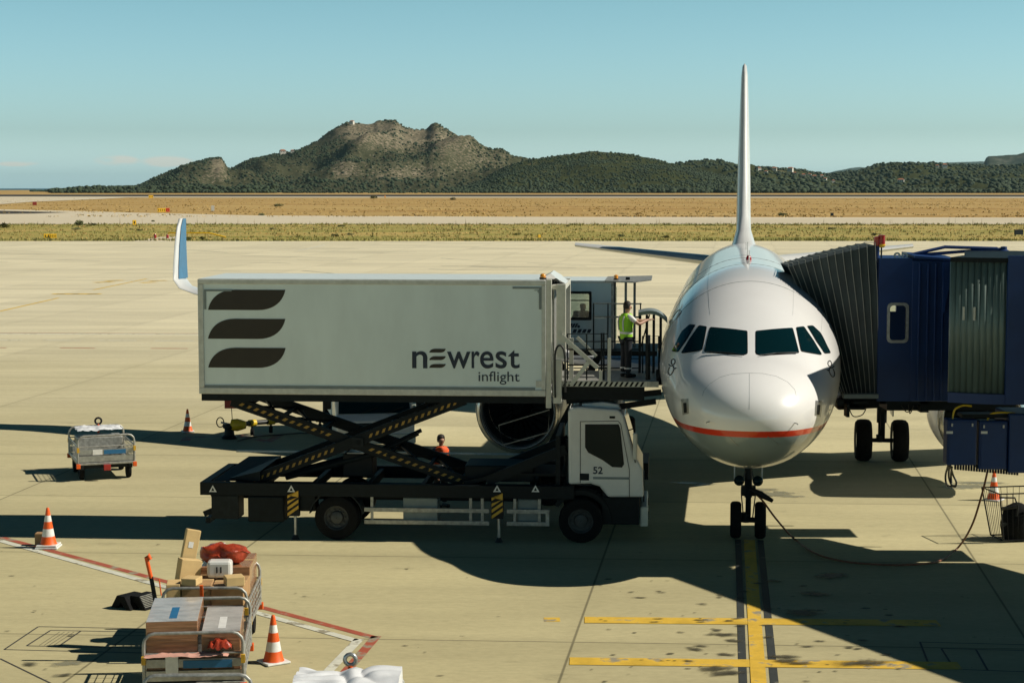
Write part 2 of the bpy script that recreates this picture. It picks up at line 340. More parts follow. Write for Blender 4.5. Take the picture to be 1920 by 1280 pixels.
def sheet(name, pts, z, m, kind='structure'):
    me = bpy.data.meshes.new(name); me.from_pydata([(x, y, z) for x, y in pts], [], [tuple(range(len(pts)))]); me.materials.append(m)
    o = bpy.data.objects.new(name, me); C.objects.link(o); return tag(o, kind=kind)
sheet('ground', [(-9000, -300), (30000, -300), (30000, 30000), (2600, 30000), (-1700, 5200), (-1100, 2560), (-9000, 2560)], -0.10, MG['dry'])
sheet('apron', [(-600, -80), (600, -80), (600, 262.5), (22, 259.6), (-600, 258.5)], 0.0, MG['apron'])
sheet('grass_strip', [(-900, 240), (900, 240), (900, 383), (-900, 383)], -0.05, MG['green'])
gp = lambda x, y: tuple(on_ground(x, y))[:2]
sheet('taxiway', [(-900, 384), (900, 378), (900, 463), gp(1920, 408), gp(960, 406.5), gp(480, 404), gp(240, 398.5), gp(160, 396), gp(0, 392.5), (-900, 640)], 0.0, MG['taxi'])
sheet('taxiway_tarmac', [gp(-300, 397), gp(0, 395.3), gp(130, 398.3), gp(60, 400.5), gp(0, 401.3), gp(-300, 402)], 0.03, MG['tarmac'])
sheet('connecting_taxiway', [gp(-300, 370), gp(0, 370), gp(250, 370), gp(180, 373.5), gp(60, 378.5), gp(0, 383), gp(-300, 397)], 0.02, MG['taxi'])
sheet('runway_shoulder', [gp(-900, 370), gp(2800, 371.5), gp(2800, 368.5), gp(-900, 367)], 0.0, MG['taxi'])
sheet('runway', [gp(-900, 368.3), gp(2800, 369.4), gp(2800, 365.6), gp(-900, 364.8)], 0.06, MG['tarmac'])
sheet('service_slab', [gp(250, 451.8), gp(352, 451.8), gp(332, 443), gp(300, 444)], -0.02, MG['taxi'])
msea = bpy.data.materials.new('sea_water'); msea.use_nodes = True; b_ = msea.node_tree.nodes['Principled BSDF']
b_.inputs['Base Color'].default_value = (0.012, 0.06, 0.10, 1); b_.inputs['Roughness'].default_value = 0.45; b_.inputs['Specular IOR Level'].default_value = 0.2
sheet('sea', [(-26000, 2000), (26000, 2000), (26000, 39000), (-26000, 39000)], -9.0, msea)

# painted lines on the apron
def paint(name, col, rough=0.7, thr=0.60):
    return mat(name, col, rough, var=0.15, scale=2.2, col2=(0.30, 0.27, 0.19), thr=thr, soft=0.04, detail=8)
PY = paint('yellow_paint', (0.66, 0.42, 0.045)); PW = paint('white_paint_line', (0.60, 0.60, 0.50), thr=0.57); PR = paint('red_paint', (0.36, 0.085, 0.045), thr=0.57); PK = paint('black_paint', (0.035, 0.04, 0.038), thr=0.66)
PG = paint('dark_joint', (0.06, 0.055, 0.045), thr=0.7)
def stripe(mb, a, b, w_, z=0.004, off=0.0):
    a = Vector((a[0], a[1])); b = Vector((b[0], b[1])); d = (b - a).normalized(); n = Vector((-d.y, d.x)); a = a + n * off; b = b + n * off
    mb.add([(a + n * w_ / 2).to_3d() + Vector((0, 0, z)), (b + n * w_ / 2).to_3d() + Vector((0, 0, z)), (b - n * w_ / 2).to_3d() + Vector((0, 0, z)), (a - n * w_ / 2).to_3d() + Vector((0, 0, z))], [(0, 3, 2, 1)])
def line(name, m, segs, w_, z=0.004, off=0.0):
    mb = MB()
    for a, b in segs: stripe(mb, gp(*a) if len(a) == 2 else a, gp(*b) if len(b) == 2 else b, w_, z, off)
    return tag(mb.build(name, m, recalc=False), kind='structure')
line('yellow_stop_line', PY, [((1096, 1162), (1760, 1168)), ((1068, 1239), (1800, 1248))], 0.46, 0.008)
line('yellow_lead_in_line', PY, [((1424, 1300), (1405, 1012))], 0.24, 0.012)
line('black_line_edging', PK, [((1424, 1300), (1405, 1012))], 0.13, 0.006, 0.24); line('black_line_edging', PK, [((1424, 1300), (1405, 1012))], 0.13, 0.006, -0.24)
line('red_boundary_line', PR, [((-80, 985), (703, 1195)), ((706, 1192), (640, 1268))], 0.17, 0.004, 0.0)
line('white_boundary_line', PW, [((-80, 985), (682, 1197))], 0.17, 0.008, -0.18); line('white_boundary_line', PW, [((688, 1198), (615, 1275))], 0.17, 0.008, -0.13)
line('white_roadway_line', PW, [((-200, 625), (372, 627))], 0.32); line('red_roadway_line', PR, [((-200, 623.4), (372, 625.4))], 0.12, 0.008)
line('white_dashes', PW, [((-30, 637.5), (42, 638)), ((80, 637.8), (152, 638.3)), ((184, 638), (256, 638.5)), ((290, 638.6), (364, 639))], 0.2)
line('red_dashes', PR, [((-60, 651), (12, 652)), ((112, 652), (178, 652.6)), ((283, 653), (352, 653.4))], 0.22)
line('yellow_taxi_line', PY, [((-60, 597), (110, 558.5)), ((175, 543.5), (275, 522.5))], 0.22)
line('yellow_taxi_marking', PY, [((98, 551), (190, 551)), ((178, 529.8), (212, 528.3)), ((198, 526.6), (230, 525.4)), ((264, 530), (292, 529)), ((280, 526.6), (312, 525.8))], 0.95)
line('black_taxi_marking', PK, [((106, 551.5), (122, 550.8)), ((136, 551.6), (148, 550.6)), ((164, 552), (184, 550.4)), ((181, 530.2), (187, 529.8)), ((195, 529.6), (208, 529.2)), ((203, 526.4), (222, 526)), ((284, 526.6), (296, 526)), ((304, 526), (310, 525.8))], 0.26, 0.008)
line('faint_white_marking', PW, [((56, 506.4), (98, 507)), ((530, 468), (600, 470)), ((560, 470), (610, 459))], 0.3)
line('faint_yellow_marking', PY, [((1020, 1161), (1050, 1161))], 0.3)
# drain covers cut into the slabs
dl = [((8, 1217), (72, 1174)), ((72, 1174), (420, 1181)), ((8, 1217), (420, 1227)), ((50, 1210), (95, 1181)), ((95, 1181), (400, 1187)), ((50, 1210), (400, 1217)), ((110, 1211), (152, 1182)), ((0, 1234), (105, 1285))]
dl += [((1765, 1215), (1920, 1219)), ((1765, 1215), (1790, 1254)), ((1790, 1254), (1960, 1260)), ((1830, 1217), (1852, 1256)), ((1725, 1203), (1745, 1254)), ((1725, 1203), (1960, 1209))]
line('drain_cover_joint', PG, dl, 0.035, 0.003)
line('drain_cover_joint', PG, [((74 + k * 9, 1209), (112 + k * 9, 1184)) for k in range(4)], 0.012, 0.003)
mb = MB()
stain_m = mat('oil_stain', (0.075, 0.066, 0.038), 0.6, var=0.5, scale=6, detail=8)
rs = random.Random(3)
def soft(m):
    t = m.node_tree; b = t.nodes['Principled BSDF']; o = t.nodes['Material Output']; at = t.nodes.new('ShaderNodeAttribute'); at.attribute_name = 'fade'; n = t.nodes.new('ShaderNodeTexNoise'); n.inputs['Scale'].default_value = 7; n.inputs['Detail'].default_value = 7
    tc = t.nodes.new('ShaderNodeTexCoord'); t.links.new(tc.outputs['Object'], n.inputs[0]); ad = t.nodes.new('ShaderNodeMath'); ad.operation = 'MULTIPLY_ADD'; t.links.new(n.outputs[0], ad.inputs[0]); ad.inputs[1].default_value = 0.9; t.links.new(at.outputs['Fac'], ad.inputs[2])
    mr = t.nodes.new('ShaderNodeMapRange'); mr.inputs[1].default_value = 0.62; mr.inputs[2].default_value = 1.15; mr.inputs[4].default_value = 0.85; t.links.new(ad.outputs[0], mr.inputs[0])
    tr = t.nodes.new('ShaderNodeBsdfTransparent'); mx = t.nodes.new('ShaderNodeMixShader'); t.links.new(mr.outputs[0], mx.inputs[0]); t.links.new(tr.outputs[0], mx.inputs[1]); t.links.new(b.outputs[0], mx.inputs[2]); t.links.new(mx.outputs[0], o.inputs['Surface'])
soft(stain_m); fades = []
def blot(mb, c, r, asp=1.6, z=0.0025):
    n = 14; ph = rs.random() * 6; r *= 1.35; vs = [(c[0], c[1], z)]; fades.append(1.0)
    for i in range(n):
        a = 2 * math.pi * i / n; q = r * (1 + 0.22 * math.sin(2 * a + ph) + 0.15 * math.sin(5 * a + ph * 2)); vs.append((c[0] + q * asp * math.cos(a), c[1] + q * math.sin(a), z)); fades.append(0.0)
    mb.add(vs, [(0, 1 + i, 1 + (i + 1) % n) for i in range(n)])
def fade_attr(o):
    a = o.data.attributes.new('fade', 'FLOAT', 'POINT'); a.data.foreach_set('value', fades[:len(o.data.vertices)]); fades.clear(); return o
k = 0
for (px, py, r) in [(1468, 1231, .14), (1360, 1227, .1), (1357, 1190, .16), (1375, 1201, .1), (1305, 1218, .1), (1338, 1254, .17), (1362, 1262, .18), (1345, 1182, .07), (1310, 1163, .06), (1388, 1174, .06), (1440, 1195, .07),
                   (1318, 1133, .06), (1350, 1120, .05), (1290, 1240, .06), (1420, 1095, .08), (1440, 1143, .06), (1530, 1115, .2), (1560, 1080, .25), (1450, 1090, .12), (1505, 1150, .25), (140, 1235, 0.0),
                   (57, 1246, .1), (120, 1267, .09), (135, 1192, .05), (65, 1147, .03), (1500, 1245, .1), (1620, 1244, .2), (1475, 1240, .12)]:
    if r: blot(mb, gp(px, py), r, 2.2 if py > 1238 and px > 1450 else 1.6, 0.013 + 0.0006 * k); k += 1
for i in range(150):
    q = rs.random(); px = rs.uniform(1120, 1700) if q < .55 else rs.uniform(0, 1900); py = rs.uniform(1075, 1285) if q < .55 else rs.uniform(1020, 1280)
    blot(mb, gp(px, py), rs.uniform(.006, .03) if q > .3 else rs.uniform(.02, .06), 2, 0.013 + 0.0006 * (k % 9)); k += 1
tag(fade_attr(mb.build('oil_stains', stain_m, recalc=False)), kind='structure')
wet = mat('damp_patch', (0.27, 0.245, 0.15), 0.4, var=0.25, scale=2)
mb = MB()
for (px, py, r) in [(1432, 918, .22), (1450, 926, .3), (1478, 930, .2), (1462, 922, .12), (1290, 905, .2), (1320, 908, .15), (1810, 912, .35), (1835, 905, .3), (128, 1243, .16)]: blot(mb, gp(px, py), r, 2.0, 0.0015 + 0.0004 * (k % 7)); k += 1
soft(wet); tag(fade_attr(mb.build('damp_patches', wet, recalc=False)), kind='structure')
line('faded_pit_marking', paint('faded_red_paint', (0.34, 0.13, 0.08), thr=0.5), [((452, 816), (525, 816)), ((525, 816), (500, 829)), ((452, 818), (500, 827)), ((345, 829), (352, 820)), ((346, 820), (452, 816.5))], 0.28)
# tyre marks on the far apron
mb = MB(); rs = random.Random(9)
tyre = mat('tyre_mark', (0.30, 0.30, 0.235), 0.8, var=0.1, scale=1.0)
for i in range(34):
    px = rs.uniform(-100, 1900); py = rs.uniform(462, 520); L_ = rs.uniform(60, 260)
    a = gp(px, py); b = gp(px + L_, py + rs.uniform(1, 6)); pa = Vector((*a, 0)); pb = Vector((*b, 0)); mid = (pa + pb) / 2 + Vector((0, rs.uniform(-2, 2), 0))
    pts = [pa * (1 - t) ** 2 + mid * 2 * t * (1 - t) + pb * t * t for t in [j / 8 for j in range(9)]]
    for p, q in zip(pts, pts[1:]): stripe(mb, p, q, rs.uniform(.18, .4), 0.002 + 0.0002 * i)
tag(mb.build('tyre_marks', tyre, recalc=False), kind='structure')

# hills ----------------------------------------------------------
def hill_mat(name, green, rock, sc=0.05, bias=0.0):
    m = bpy.data.materials.new(name); m.use_nodes = True; t = m.node_tree; b = t.nodes['Principled BSDF']; b.inputs['Roughness'].default_value = 1; b.inputs['Specular IOR Level'].default_value = 0.05
    tc_ = t.nodes.new('ShaderNodeTexCoord'); L = t.links.new
    n = t.nodes.new('ShaderNodeTexNoise'); n.inputs['Scale'].default_value = sc; n.inputs['Detail'].default_value = 8; n.inputs['Roughness'].default_value = 0.75; L(tc_.outputs['Object'], n.inputs[0])
    at = t.nodes.new('ShaderNodeAttribute'); at.attribute_name = 'rock'
    ad = t.nodes.new('ShaderNodeMath'); ad.operation = 'MULTIPLY_ADD'; L(at.outputs['Fac'], ad.inputs[0]); ad.inputs[1].default_value = 0.16; L(n.outputs[0], ad.inputs[2])
    r = t.nodes.new('ShaderNodeValToRGB'); e = r.color_ramp.elements; L(ad.outputs[0], r.inputs[0])
    e[0].position = 0.40; e[0].color = (*[x * 0.55 for x in green], 1); e[1].position = 0.60 - bias; e[1].color = (*green, 1)
    k = e.new(0.68 - bias); k.color = (*[x * 0.6 for x in rock], 1); k = e.new(0.80 - bias); k.color = (*rock, 1)
    L(r.outputs[0], b.inputs['Base Color']); return m
HM = [hill_mat('hill_limestone_scrub', (0.070, 0.073, 0.038), (0.36, 0.30, 0.21), sc=0.17), hill_mat('hill_green_scrub', (0.060, 0.068, 0.025), (0.25, 0.20, 0.10), bias=-0.03), hill_mat('far_hill', (0.05, 0.06, 0.04), (0.2, 0.2, 0.15), 0.01)]
def hill(name, prof, D0, D1, m, amp, rockf, nx=300, ny=56, seed=0, back=1.35):
    xs = [p[0] for p in prof]; ys = [p[1] for p in prof]; vs = []; rk = []
    for j in range(ny):
        t = back * j / (ny - 1); D = D0 + (D1 - D0) * t
        for i in range(nx):
            px = xs[0] + (xs[-1] - xs[0]) * i / (nx - 1); u = (px - 960) / F; X = u * D
            hr = (352 - pchip(xs, ys, px)) / F * D1 + 7.6
            s_ = t ** 1.15 if t <= 1 else max(0, 1 - (t - 1) * 1.6)
            nn = noise.fractal(Vector((X / 260, D / 260, seed)), 0.9, 2.1, 6); rid = 1 - abs(noise.noise(Vector((X / 150 + 3, D / 420, seed + 4)))) * 2
            fade = math.sin(min(t, 1) * math.pi) ** 0.7 if t < 1 else 0
            fine = noise.fractal(Vector((X / 45, D / 45, seed + 9)), 0.8, 2.2, 4)
            k_ = min(1, max(0, hr - 7.6) / 40)
            z = -2 + (max(hr, 0) + 2) * s_ + amp * fade * k_ * (0.75 * nn + 0.5 * (rid - 0.4)) + 0.09 * amp * min(1, t * 3) * k_ * fine
            vs.append((X, D, z)); v_ = (t, px, 640 - 0); 
            py = 352 - (z - 7.6) / D * F; rk.append(rockf(px, py) if rockf else 0.3)
    fs = [(j * nx + i, j * nx + i + 1, (j + 1) * nx + i + 1, (j + 1) * nx + i) for j in range(ny - 1) for i in range(nx - 1)]
    me = bpy.data.meshes.new(name); me.from_pydata(vs, [], fs); me.materials.append(m); me.shade_smooth()
    a = me.attributes.new('rock', 'FLOAT', 'POINT'); a.data.foreach_set('value', rk)
    o = bpy.data.objects.new(name, me); C.objects.link(o); tag(o, kind='structure')
    return o, BVHTree.FromPolygons([Vector(v) for v in vs], fs)
def g2(px, py, cx, cy, rx, ry): return math.exp(-((px - cx) / rx) ** 2 - ((py - cy) / ry) ** 2)
def rock1(px, py): return min(1, 0.95 * g2(px, py, 690, 245, 75, 22) + 0.9 * g2(px, py, 800, 262, 110, 26) + 0.9 * g2(px, py, 412, 308, 18, 22) + 0.9 * g2(px, py, 645, 318, 26, 16) + 0.7 * g2(px, py, 760, 325, 90, 16) + 0.55 * g2(px, py, 900, 300, 60, 18) + 0.35 * g2(px, py, 400, 335, 25, 16) + 0.18)
def rock2(px, py): return min(1, 0.35 * g2(px, py, 1000, 310, 60, 15) + 0.25 * g2(px, py, 1120, 292, 120, 12) + 0.08)
def rock3(px, py): return min(1, 0.9 * g2(px, py, 1460, 322, 60, 6) + 0.5 * g2(px, py, 1560, 345, 60, 6) + 0.6 * g2(px, py, 1770, 316, 30, 4) + 0.05)
L1 = [(60, 362), (90, 358), (130, 354), (190, 351), (250, 350), (300, 332), (350, 314), (395, 299), (415, 297), (432, 316), (470, 300), (540, 289), (590, 269), (635, 240), (660, 231), (680, 232), (700, 233), (712, 229), (740, 229), (762, 241), (785, 246), (798, 246), (808, 239), (818, 234), (832, 241), (852, 252), (890, 268), (905, 279), (940, 291), (1000, 302), (1050, 322), (1120, 338), (1250, 352), (1300, 358)]
L2 = [(850, 352), (900, 338), (950, 312), (1000, 299), (1060, 290), (1110, 284), (1170, 289), (1230, 300), (1300, 318), (1400, 336), (1500, 348), (1560, 356)]
L3 = [(1180, 345), (1250, 318), (1300, 309), (1330, 307), (1400, 312), (1480, 317), (1550, 326), (1600, 322), (1640, 313), (1700, 309), (1800, 311), (1860, 313), (1920, 312), (2000, 309), (2120, 316), (2300, 330)]
L4 = [(1500, 345), (1540, 326), (1570, 318), (1610, 311), (1640, 316), (1700, 309), (1760, 303), (1840, 300), (1900, 305), (2050, 320)]
L5 = [(1836, 330), (1842, 300), (1850, 293), (1875, 292), (1900, 290), (1920, 286), (2000, 278), (2150, 300)]
h1, B1 = hill('mountain', L1, 2800, 4000, HM[0], 46, rock1, nx=420, ny=64, seed=1)
h2, B2 = hill('rounded_hill', L2, 2640, 3150, HM[1], 14, rock2, nx=260, seed=5)
h3, B3 = hill('settled_hill', L3, 2700, 4300, HM[1], 30, rock3, nx=300, seed=8)
h4, B4 = hill('distant_range', L4, 15500, 18000, HM[2], 30, None, nx=80, ny=14, seed=11)
h5, B5 = hill('cliff_headland', L5, 7300, 8200, HM[2], 25, None, nx=80, ny=20, seed=15)
# woodland and scrub over the hills: countless clumps in one object
def clumps(name, items, m, jit=0.25):
    ph = (1 + 5 ** .5) / 2
    ico = np.array([(-1, ph, 0), (1, ph, 0), (-1, -ph, 0), (1, -ph, 0), (0, -1, ph), (0, 1, ph), (0, -1, -ph), (0, 1, -ph), (ph, 0, -1), (ph, 0, 1), (-ph, 0, -1), (-ph, 0, 1)]) / 1.9
    F_ = np.array([(0,11,5),(0,5,1),(0,1,7),(0,7,10),(0,10,11),(1,5,9),(5,11,4),(11,10,2),(10,7,6),(7,1,8),(3,9,4),(3,4,2),(3,2,6),(3,6,8),(3,8,9),(4,9,5),(2,4,11),(6,2,10),(8,6,7),(9,8,1)])
    rg = np.random.default_rng(4); it = np.array(items, float); n = len(it)
    V = ico[None] * it[:, None, 3:4] * np.array([1, 1, 0.85]) * (1 + rg.uniform(-jit, jit, (n, 12, 1))) + it[:, None, :3]
    V = V.reshape(-1, 3); Fa = (F_[None] + 12 * np.arange(n)[:, None, None]).reshape(-1, 3)
    me = bpy.data.meshes.new(name); me.vertices.add(len(V)); me.vertices.foreach_set('co', V.ravel())
    me.loops.add(Fa.size); me.loops.foreach_set('vertex_index', Fa.ravel().astype(np.int32)); me.polygons.add(len(Fa)); me.polygons.foreach_set('loop_start', (np.arange(len(Fa)) * 3).astype(np.int32))
    me.update(); me.validate(); me.materials.append(m); o = bpy.data.objects.new(name, me); C.objects.link(o); return tag(o, kind='stuff')
rs = random.Random(11); its = []
def drop(B, px, D): 
    X = (px - 960) / F * D; hit = B.ray_cast(Vector((X, D, 900)), Vector((0, 0, -1))); return hit[0]
for B, prof, D0, D1, N, rf, sz in ((B1, L1, 2800, 4000, 26000, rock1, (0.9, 3.0)), (B2, L2, 2640, 3150, 14000, rock2, (0.8, 2.4)), (B3, L3, 2700, 4300, 13000, rock3, (1.5, 5.0))):
    for i in range(N):
        px = rs.uniform(prof[0][0], prof[-1][0]); D = D0 + (D1 - D0) * rs.random() ** 0.8 * 1.02; p = drop(B, px, D)
        if p is None or p.z < -1: continue
        py = 352 - (p.z - 7.6) / D * F
        den = noise.noise(Vector((p.x / 70, p.y / 120, 2))) * 0.9 + 0.55 - 0.55 * rf(px, py)
        if rs.random() > den + 0.15: continue
        s_ = rs.uniform(*sz) * (1.25 if py > 335 else 1); its.append((p.x, p.y, p.z + s_ * .3, s_))
tag(clumps('hillside_scrub', its, M['scrub']), 'dark green scrub and pines dotted over the hillsides')
its = []
for i in range(5200):       # tree belt at the foot of the hills
    px = rs.uniform(100, 2050); D = rs.uniform(2570, 2680); n_ = noise.noise(Vector((px / 30, 5, 0)))
    lim = 1.0 if (px > 900 or px < 560) else 0.35
    if rs.random() > lim * (0.55 + n_): continue
    s_ = rs.uniform(1.8, 4.0) * (1.25 if px > 1200 else (1.0 if px < 520 else .75)); its.append(((px - 960) / F * D, D, s_ * rs.uniform(.2, 1.0), s_))
for i in range(1500):       # wooded spit running out to the sea on the left
    px = rs.uniform(95, 520); D = rs.uniform(2700, 3000); top = max(0.5, min(1, (px - 95) / 60)) * (7.0 + 6 * noise.noise(Vector((px / 28, 1, 0)))); s_ = rs.uniform(2.0, 4.2)
    its.append(((px - 960) / F * D, D, rs.uniform(0, top) + 1.5, s_))
tag(clumps('tree_belt', its, M['scrub']), 'dark belt of low trees along the foot of the hills')
# houses on the right-hand hill
def make_house():
    h = thing('hillside_house', '', 'house'); mb = MB(); mb.b2((-4.5, -3.5, -3), (4.5, 3.5, 5.4)).build('wall', 'plaster', h)
    mb = MB(); mb.add([(-4.9, -3.9, 5.4), (4.9, -3.9, 5.4), (4.9, 3.9, 5.4), (-4.9, 3.9, 5.4), (-2.5, 0, 7.3), (2.5, 0, 7.3)], [(0, 1, 5, 4), (1, 2, 5), (2, 3, 4, 5), (3, 0, 4), (3, 2, 1, 0)]).build('roof', 'tile', h)
    for x in (-2.6, 0, 2.6):
        MB().b2((x - .5, -3.56, 2.6), (x + .5, -3.5, 4.2)).build('window', 'glass', h)
    return h
hs = [(1452, 321, 1.0, 'white hillside house left of the cluster behind the tail fin'), (1423, 320, .8, 'small white house alone just right of the tail fin'), (1482, 322, 1.3, 'largest white house high on the green hill beyond the fin'),
      (1490, 329, .8, 'low white house just under the largest hillside house'), (1506, 333, .9, 'white house in the middle of the lower hillside row'), (1518, 331, .8, 'white house right of the middle of the hillside row'),
      (1527, 336, 1.0, 'lower white house toward the right of the hillside row'), (1540, 334, .9, 'last white house at the right end of the hillside row'), (1547, 339, .7, 'small house below the right end of the row'),
      (1562, 343, .7, 'little pale house between the row and the wooded foot'), (1689, 345, 1.25, 'lone tall white house among trees above the bridge'), (1771, 315, 1.1, 'pale house on the ridge line far to the right'),
      (1757, 315, .8, 'smaller pale house left of the one on the ridge'), (1436, 326, .7, 'tiny pale house below and right of the fin'), (530, 290, 1.4, 'long white building on the mountain\'s left shoulder'), (548, 287, .8, 'small white hut beside the long building on the shoulder'), (660, 233, 1.0, 'white hut on the mountain summit')]
hp = None
for (px, py, s_, lab) in hs:
    B = B1 if px < 1000 else B3; d = ray(px, py).normalized(); hit = B.ray_cast(Vector((0, 0, H)), d)
    for dy in (0, 1.5, 3, 5):
        if hit[0] is None: hit = B.ray_cast(Vector((0, 0, H)), ray(px, py + dy).normalized())
    if hit[0] is None: continue
    if hp is None: hp = make_house(); o = hp; 
    else: o = dup(hp)
    o.location = hit[0] + Vector((0, 0, 1)); o.scale = (s_,) * 3; o.rotation_euler.z = rs.uniform(-.6, .6); tag(o, lab, 'house', 'pale houses scattered over the hills')

# grass ----------------------------------------------------------
def tufts(name, spots, m, lab):
    V = []; Fa = []
    for (x, y, h, r, n) in spots:
        for k in range(n):
            a = rs.random() * 6.28; dx, dy = math.cos(a) * r, math.sin(a) * r; bx, by = x + rs.uniform(-r, r), y + rs.uniform(-r, r); q = len(V); hh = h * rs.uniform(.6, 1)
            V += [(bx - dx * .35, by - dy * .35, -.1), (bx + dx * .35, by + dy * .35, -.1), (bx + rs.uniform(-.6, .6) * r, by + rs.uniform(-.6, .6) * r, hh)]; Fa.append((q, q + 1, q + 2))
    me = bpy.data.meshes.new(name); me.from_pydata(V, [], Fa); me.materials.append(m); o = bpy.data.objects.new(name, me); C.objects.link(o); return tag(o, lab, kind='stuff')
g_mid = mat('tuft_green', (0.28, 0.26, 0.075), 0.8, var=0.45, scale=0.06, stretch=(0.3, 1, 1)); g_dry = mat('tuft_dry', (0.46, 0.31, 0.10), 0.8, var=0.3, scale=0.05, stretch=(0.3, 1, 1))
sp = []
for i in range(5000):
    y = 262 + 118 * rs.random(); u = rs.uniform(-.30, .30); 
    if noise.noise(Vector((u * y / 18, y / 9, 0))) + .6 * noise.noise(Vector((u * y / 5, y / 3, 4))) > 0.08: sp.append((u * y, y, rs.uniform(.12, .48), rs.uniform(.15, .4), 3))
for i in range(2600):
    u = rs.uniform(-.30, .30); y = rs.choice((rs.uniform(261, 267), rs.uniform(370, 381))); sp.append((u * y, y, rs.uniform(.15, .55), rs.uniform(.15, .45), 4))
tufts('grass_tufts', sp, g_mid, 'uneven green grass growing between the apron and the taxiway')
sp = []
for i in range(9000):
    y = 478 + 800 * rs.random() ** 1.5; u = rs.uniform(-.30, .30)
    if noise.noise(Vector((u * y / 30, y / 22, 7))) + .5 * noise.noise(Vector((u * y / 8, y / 9, 1))) > 0.05: sp.append((u * y, y, rs.uniform(.15, .5), rs.uniform(.4, 1.2), 2))
for i in range(3000):
    y = 263 + 116 * rs.random(); u = rs.uniform(-.30, .30); sp.append((u * y, y, rs.uniform(.1, .35), rs.uniform(.2, .5), 2))
tufts('dry_grass_tufts', sp, g_dry, 'dry straw coloured grass across the airfield')
sp = []
for u in [rs.uniform(-.29, .29) for _ in range(60)]:
    y = rs.uniform(368, 381); sp.append((u * y, y, rs.uniform(.7, 2.0), .12, 3))
tufts('tall_weeds', sp, M['leafdry'], 'thin tall dry weeds standing up along the taxiway edge')
def make_bush(seed, n=260):
    r_ = random.Random(seed); V = []; Fa = []
    lob = [(r_.uniform(-.6, .6), r_.uniform(-.4, .4), r_.uniform(.2, .55), r_.uniform(.3, .5)) for _ in range(6)]
    for i in range(n):
        l = r_.choice(lob); d = Vector((r_.gauss(0, 1), r_.gauss(0, 1), r_.gauss(0, 1))).normalized() * l[3] * r_.uniform(.6, 1.05); c = Vector(l[:3]) + d
        if c.z < 0: c.z = -c.z * .3
        a = Vector((r_.gauss(0, 1), r_.gauss(0, 1), r_.gauss(0, 1))).normalized(); b = a.orthogonal().normalized(); s_ = r_.uniform(.06, .13); q = len(V)
        V += [c - a * s_, c + b * s_, c + a * s_, c - b * s_]; Fa.append((q, q + 1, q + 2, q + 3))
    me = bpy.data.meshes.new('low_shrub'); me.from_pydata([tuple(v) for v in V], [], Fa); me.materials.append(M['leaf']); return me
bm_ = [make_bush(i) for i in range(4)]
bl = [(150, 423, 2.6, 'widest dark green shrub in the grass at the left'), (172, 424, 1.6, 'dark shrub touching the right side of the widest one'), (142, 431, 1.4, 'small dark shrub in front of the widest one'), (10, 427, 2.4, 'green shrub at the left edge of the photo'),
      (260, 433, .9, 'small grey green shrub left of the upright wingtip'), (247, 431, .7, 'tiny shrub below the square yellow board'), (287, 416, 1.0, 'dark round shrub by the taxiway left of the wingtip'), (380, 450, 1.7, 'low dark shrub just right of the wingtip'), (352, 450, 1.5, 'low dark shrub behind the wingtip'),
      (512, 431, 1.3, 'shrub in the grass above the white truck body'), (640, 425, 1.0, 'small shrub over the middle of the truck body'), (628, 444, 1.5, 'shrub near the apron edge above the truck logo wall'), (655, 441, 1.1, 'second shrub near the apron edge right of the former'), (968, 441, 1.2, 'shrub near the apron above the truck front'),
      (1065, 425, 1.1, 'shrub in the grass left of the tail fin'), (1165, 444, 1.3, 'shrub at the apron edge left of the tail fin'), (1250, 446, 1.2, 'shrub closest to the left wing tip of the tailplane'), (1470, 405, 1.6, 'shrub in the dry grass right of the fin'), (523, 387, 1.5, 'shrub in the dry field above the truck'), (490, 404, 1.2, 'shrub by the taxiway above the truck'),
      (700, 372.8, 1.6, 'shrub at the runway edge below the mountain'), (1640, 442, 1.4, 'shrub by the apron edge above the bridge lamps'), (1560, 430, 1.2, 'shrub in the grass between fin and bridge'), (850, 375, 1.3, 'shrub at the far side of the dry field')]
for i, (px, py, s_, lab) in enumerate(bl):
    g = on_ground(px, py, -.05); o = bpy.data.objects.new('low_shrub', bm_[i % 4]); C.objects.link(o); k_ = .62 * s_ * g.y / 380 if g.y > 260 else .7 * s_
    o.location = g; o.scale = (k_ * 1.5, k_, k_ * .75); o.rotation_euler.z = rs.random() * 6; tag(o, lab, 'shrub', 'low shrubs on the airfield')

# airfield signs and boxes --------------------------------------------------
def airfield_sign(px, py, w_, h_, facem, lab, cells=0, cat='airfield sign', rz=0.45):
    g = on_ground(px, py, -.05); t = thing('airfield_sign', lab, cat, g, rz); MB().b2((-w_ / 2, -.1, .25), (w_ / 2, .1, .25 + h_)).build('sign_board', facem, t, bevel=.02)
    mb = MB()
    for x in (-w_ * .4, w_ * .4): mb.b2((x - .05, -.05, 0), (x + .05, .05, .25))
    mb.build('post', 'dark', t)
    if cells:
        mb = MB()
        for i in range(cells):
            x = -w_ / 2 + w_ * (i + .5) / cells; mb.b2((x - w_ * .10 / cells * 1.5, -.115, .25 + h_ * .25), (x + w_ * .10 / cells * 1.5, -.1, .25 + h_ * .75))
        mb.build('sign_lettering', 'black', t)
    return t
airfield_sign(283, 372, 3.4, 2.0, 'signyel', 'yellow sign board at the far runway edge', 3)
t = airfield_sign(303, 399, 2.5, 1.15, 'signyel', 'long yellow taxiway sign beside a round red symbol', 4)
mb = MB(); ringplate(mb, [(1.9 + .55 * math.cos(a * .3927), .85 + .55 * math.sin(a * .3927)) for a in range(16)], [(1.9 + .36 * math.cos(a * .3927), .85 + .36 * math.sin(a * .3927)) for a in range(16)], -.12, -.09); mb.b2((1.55, -.12, .77), (2.25, -.09, .93)).build('round_symbol', 'redlamp', t)
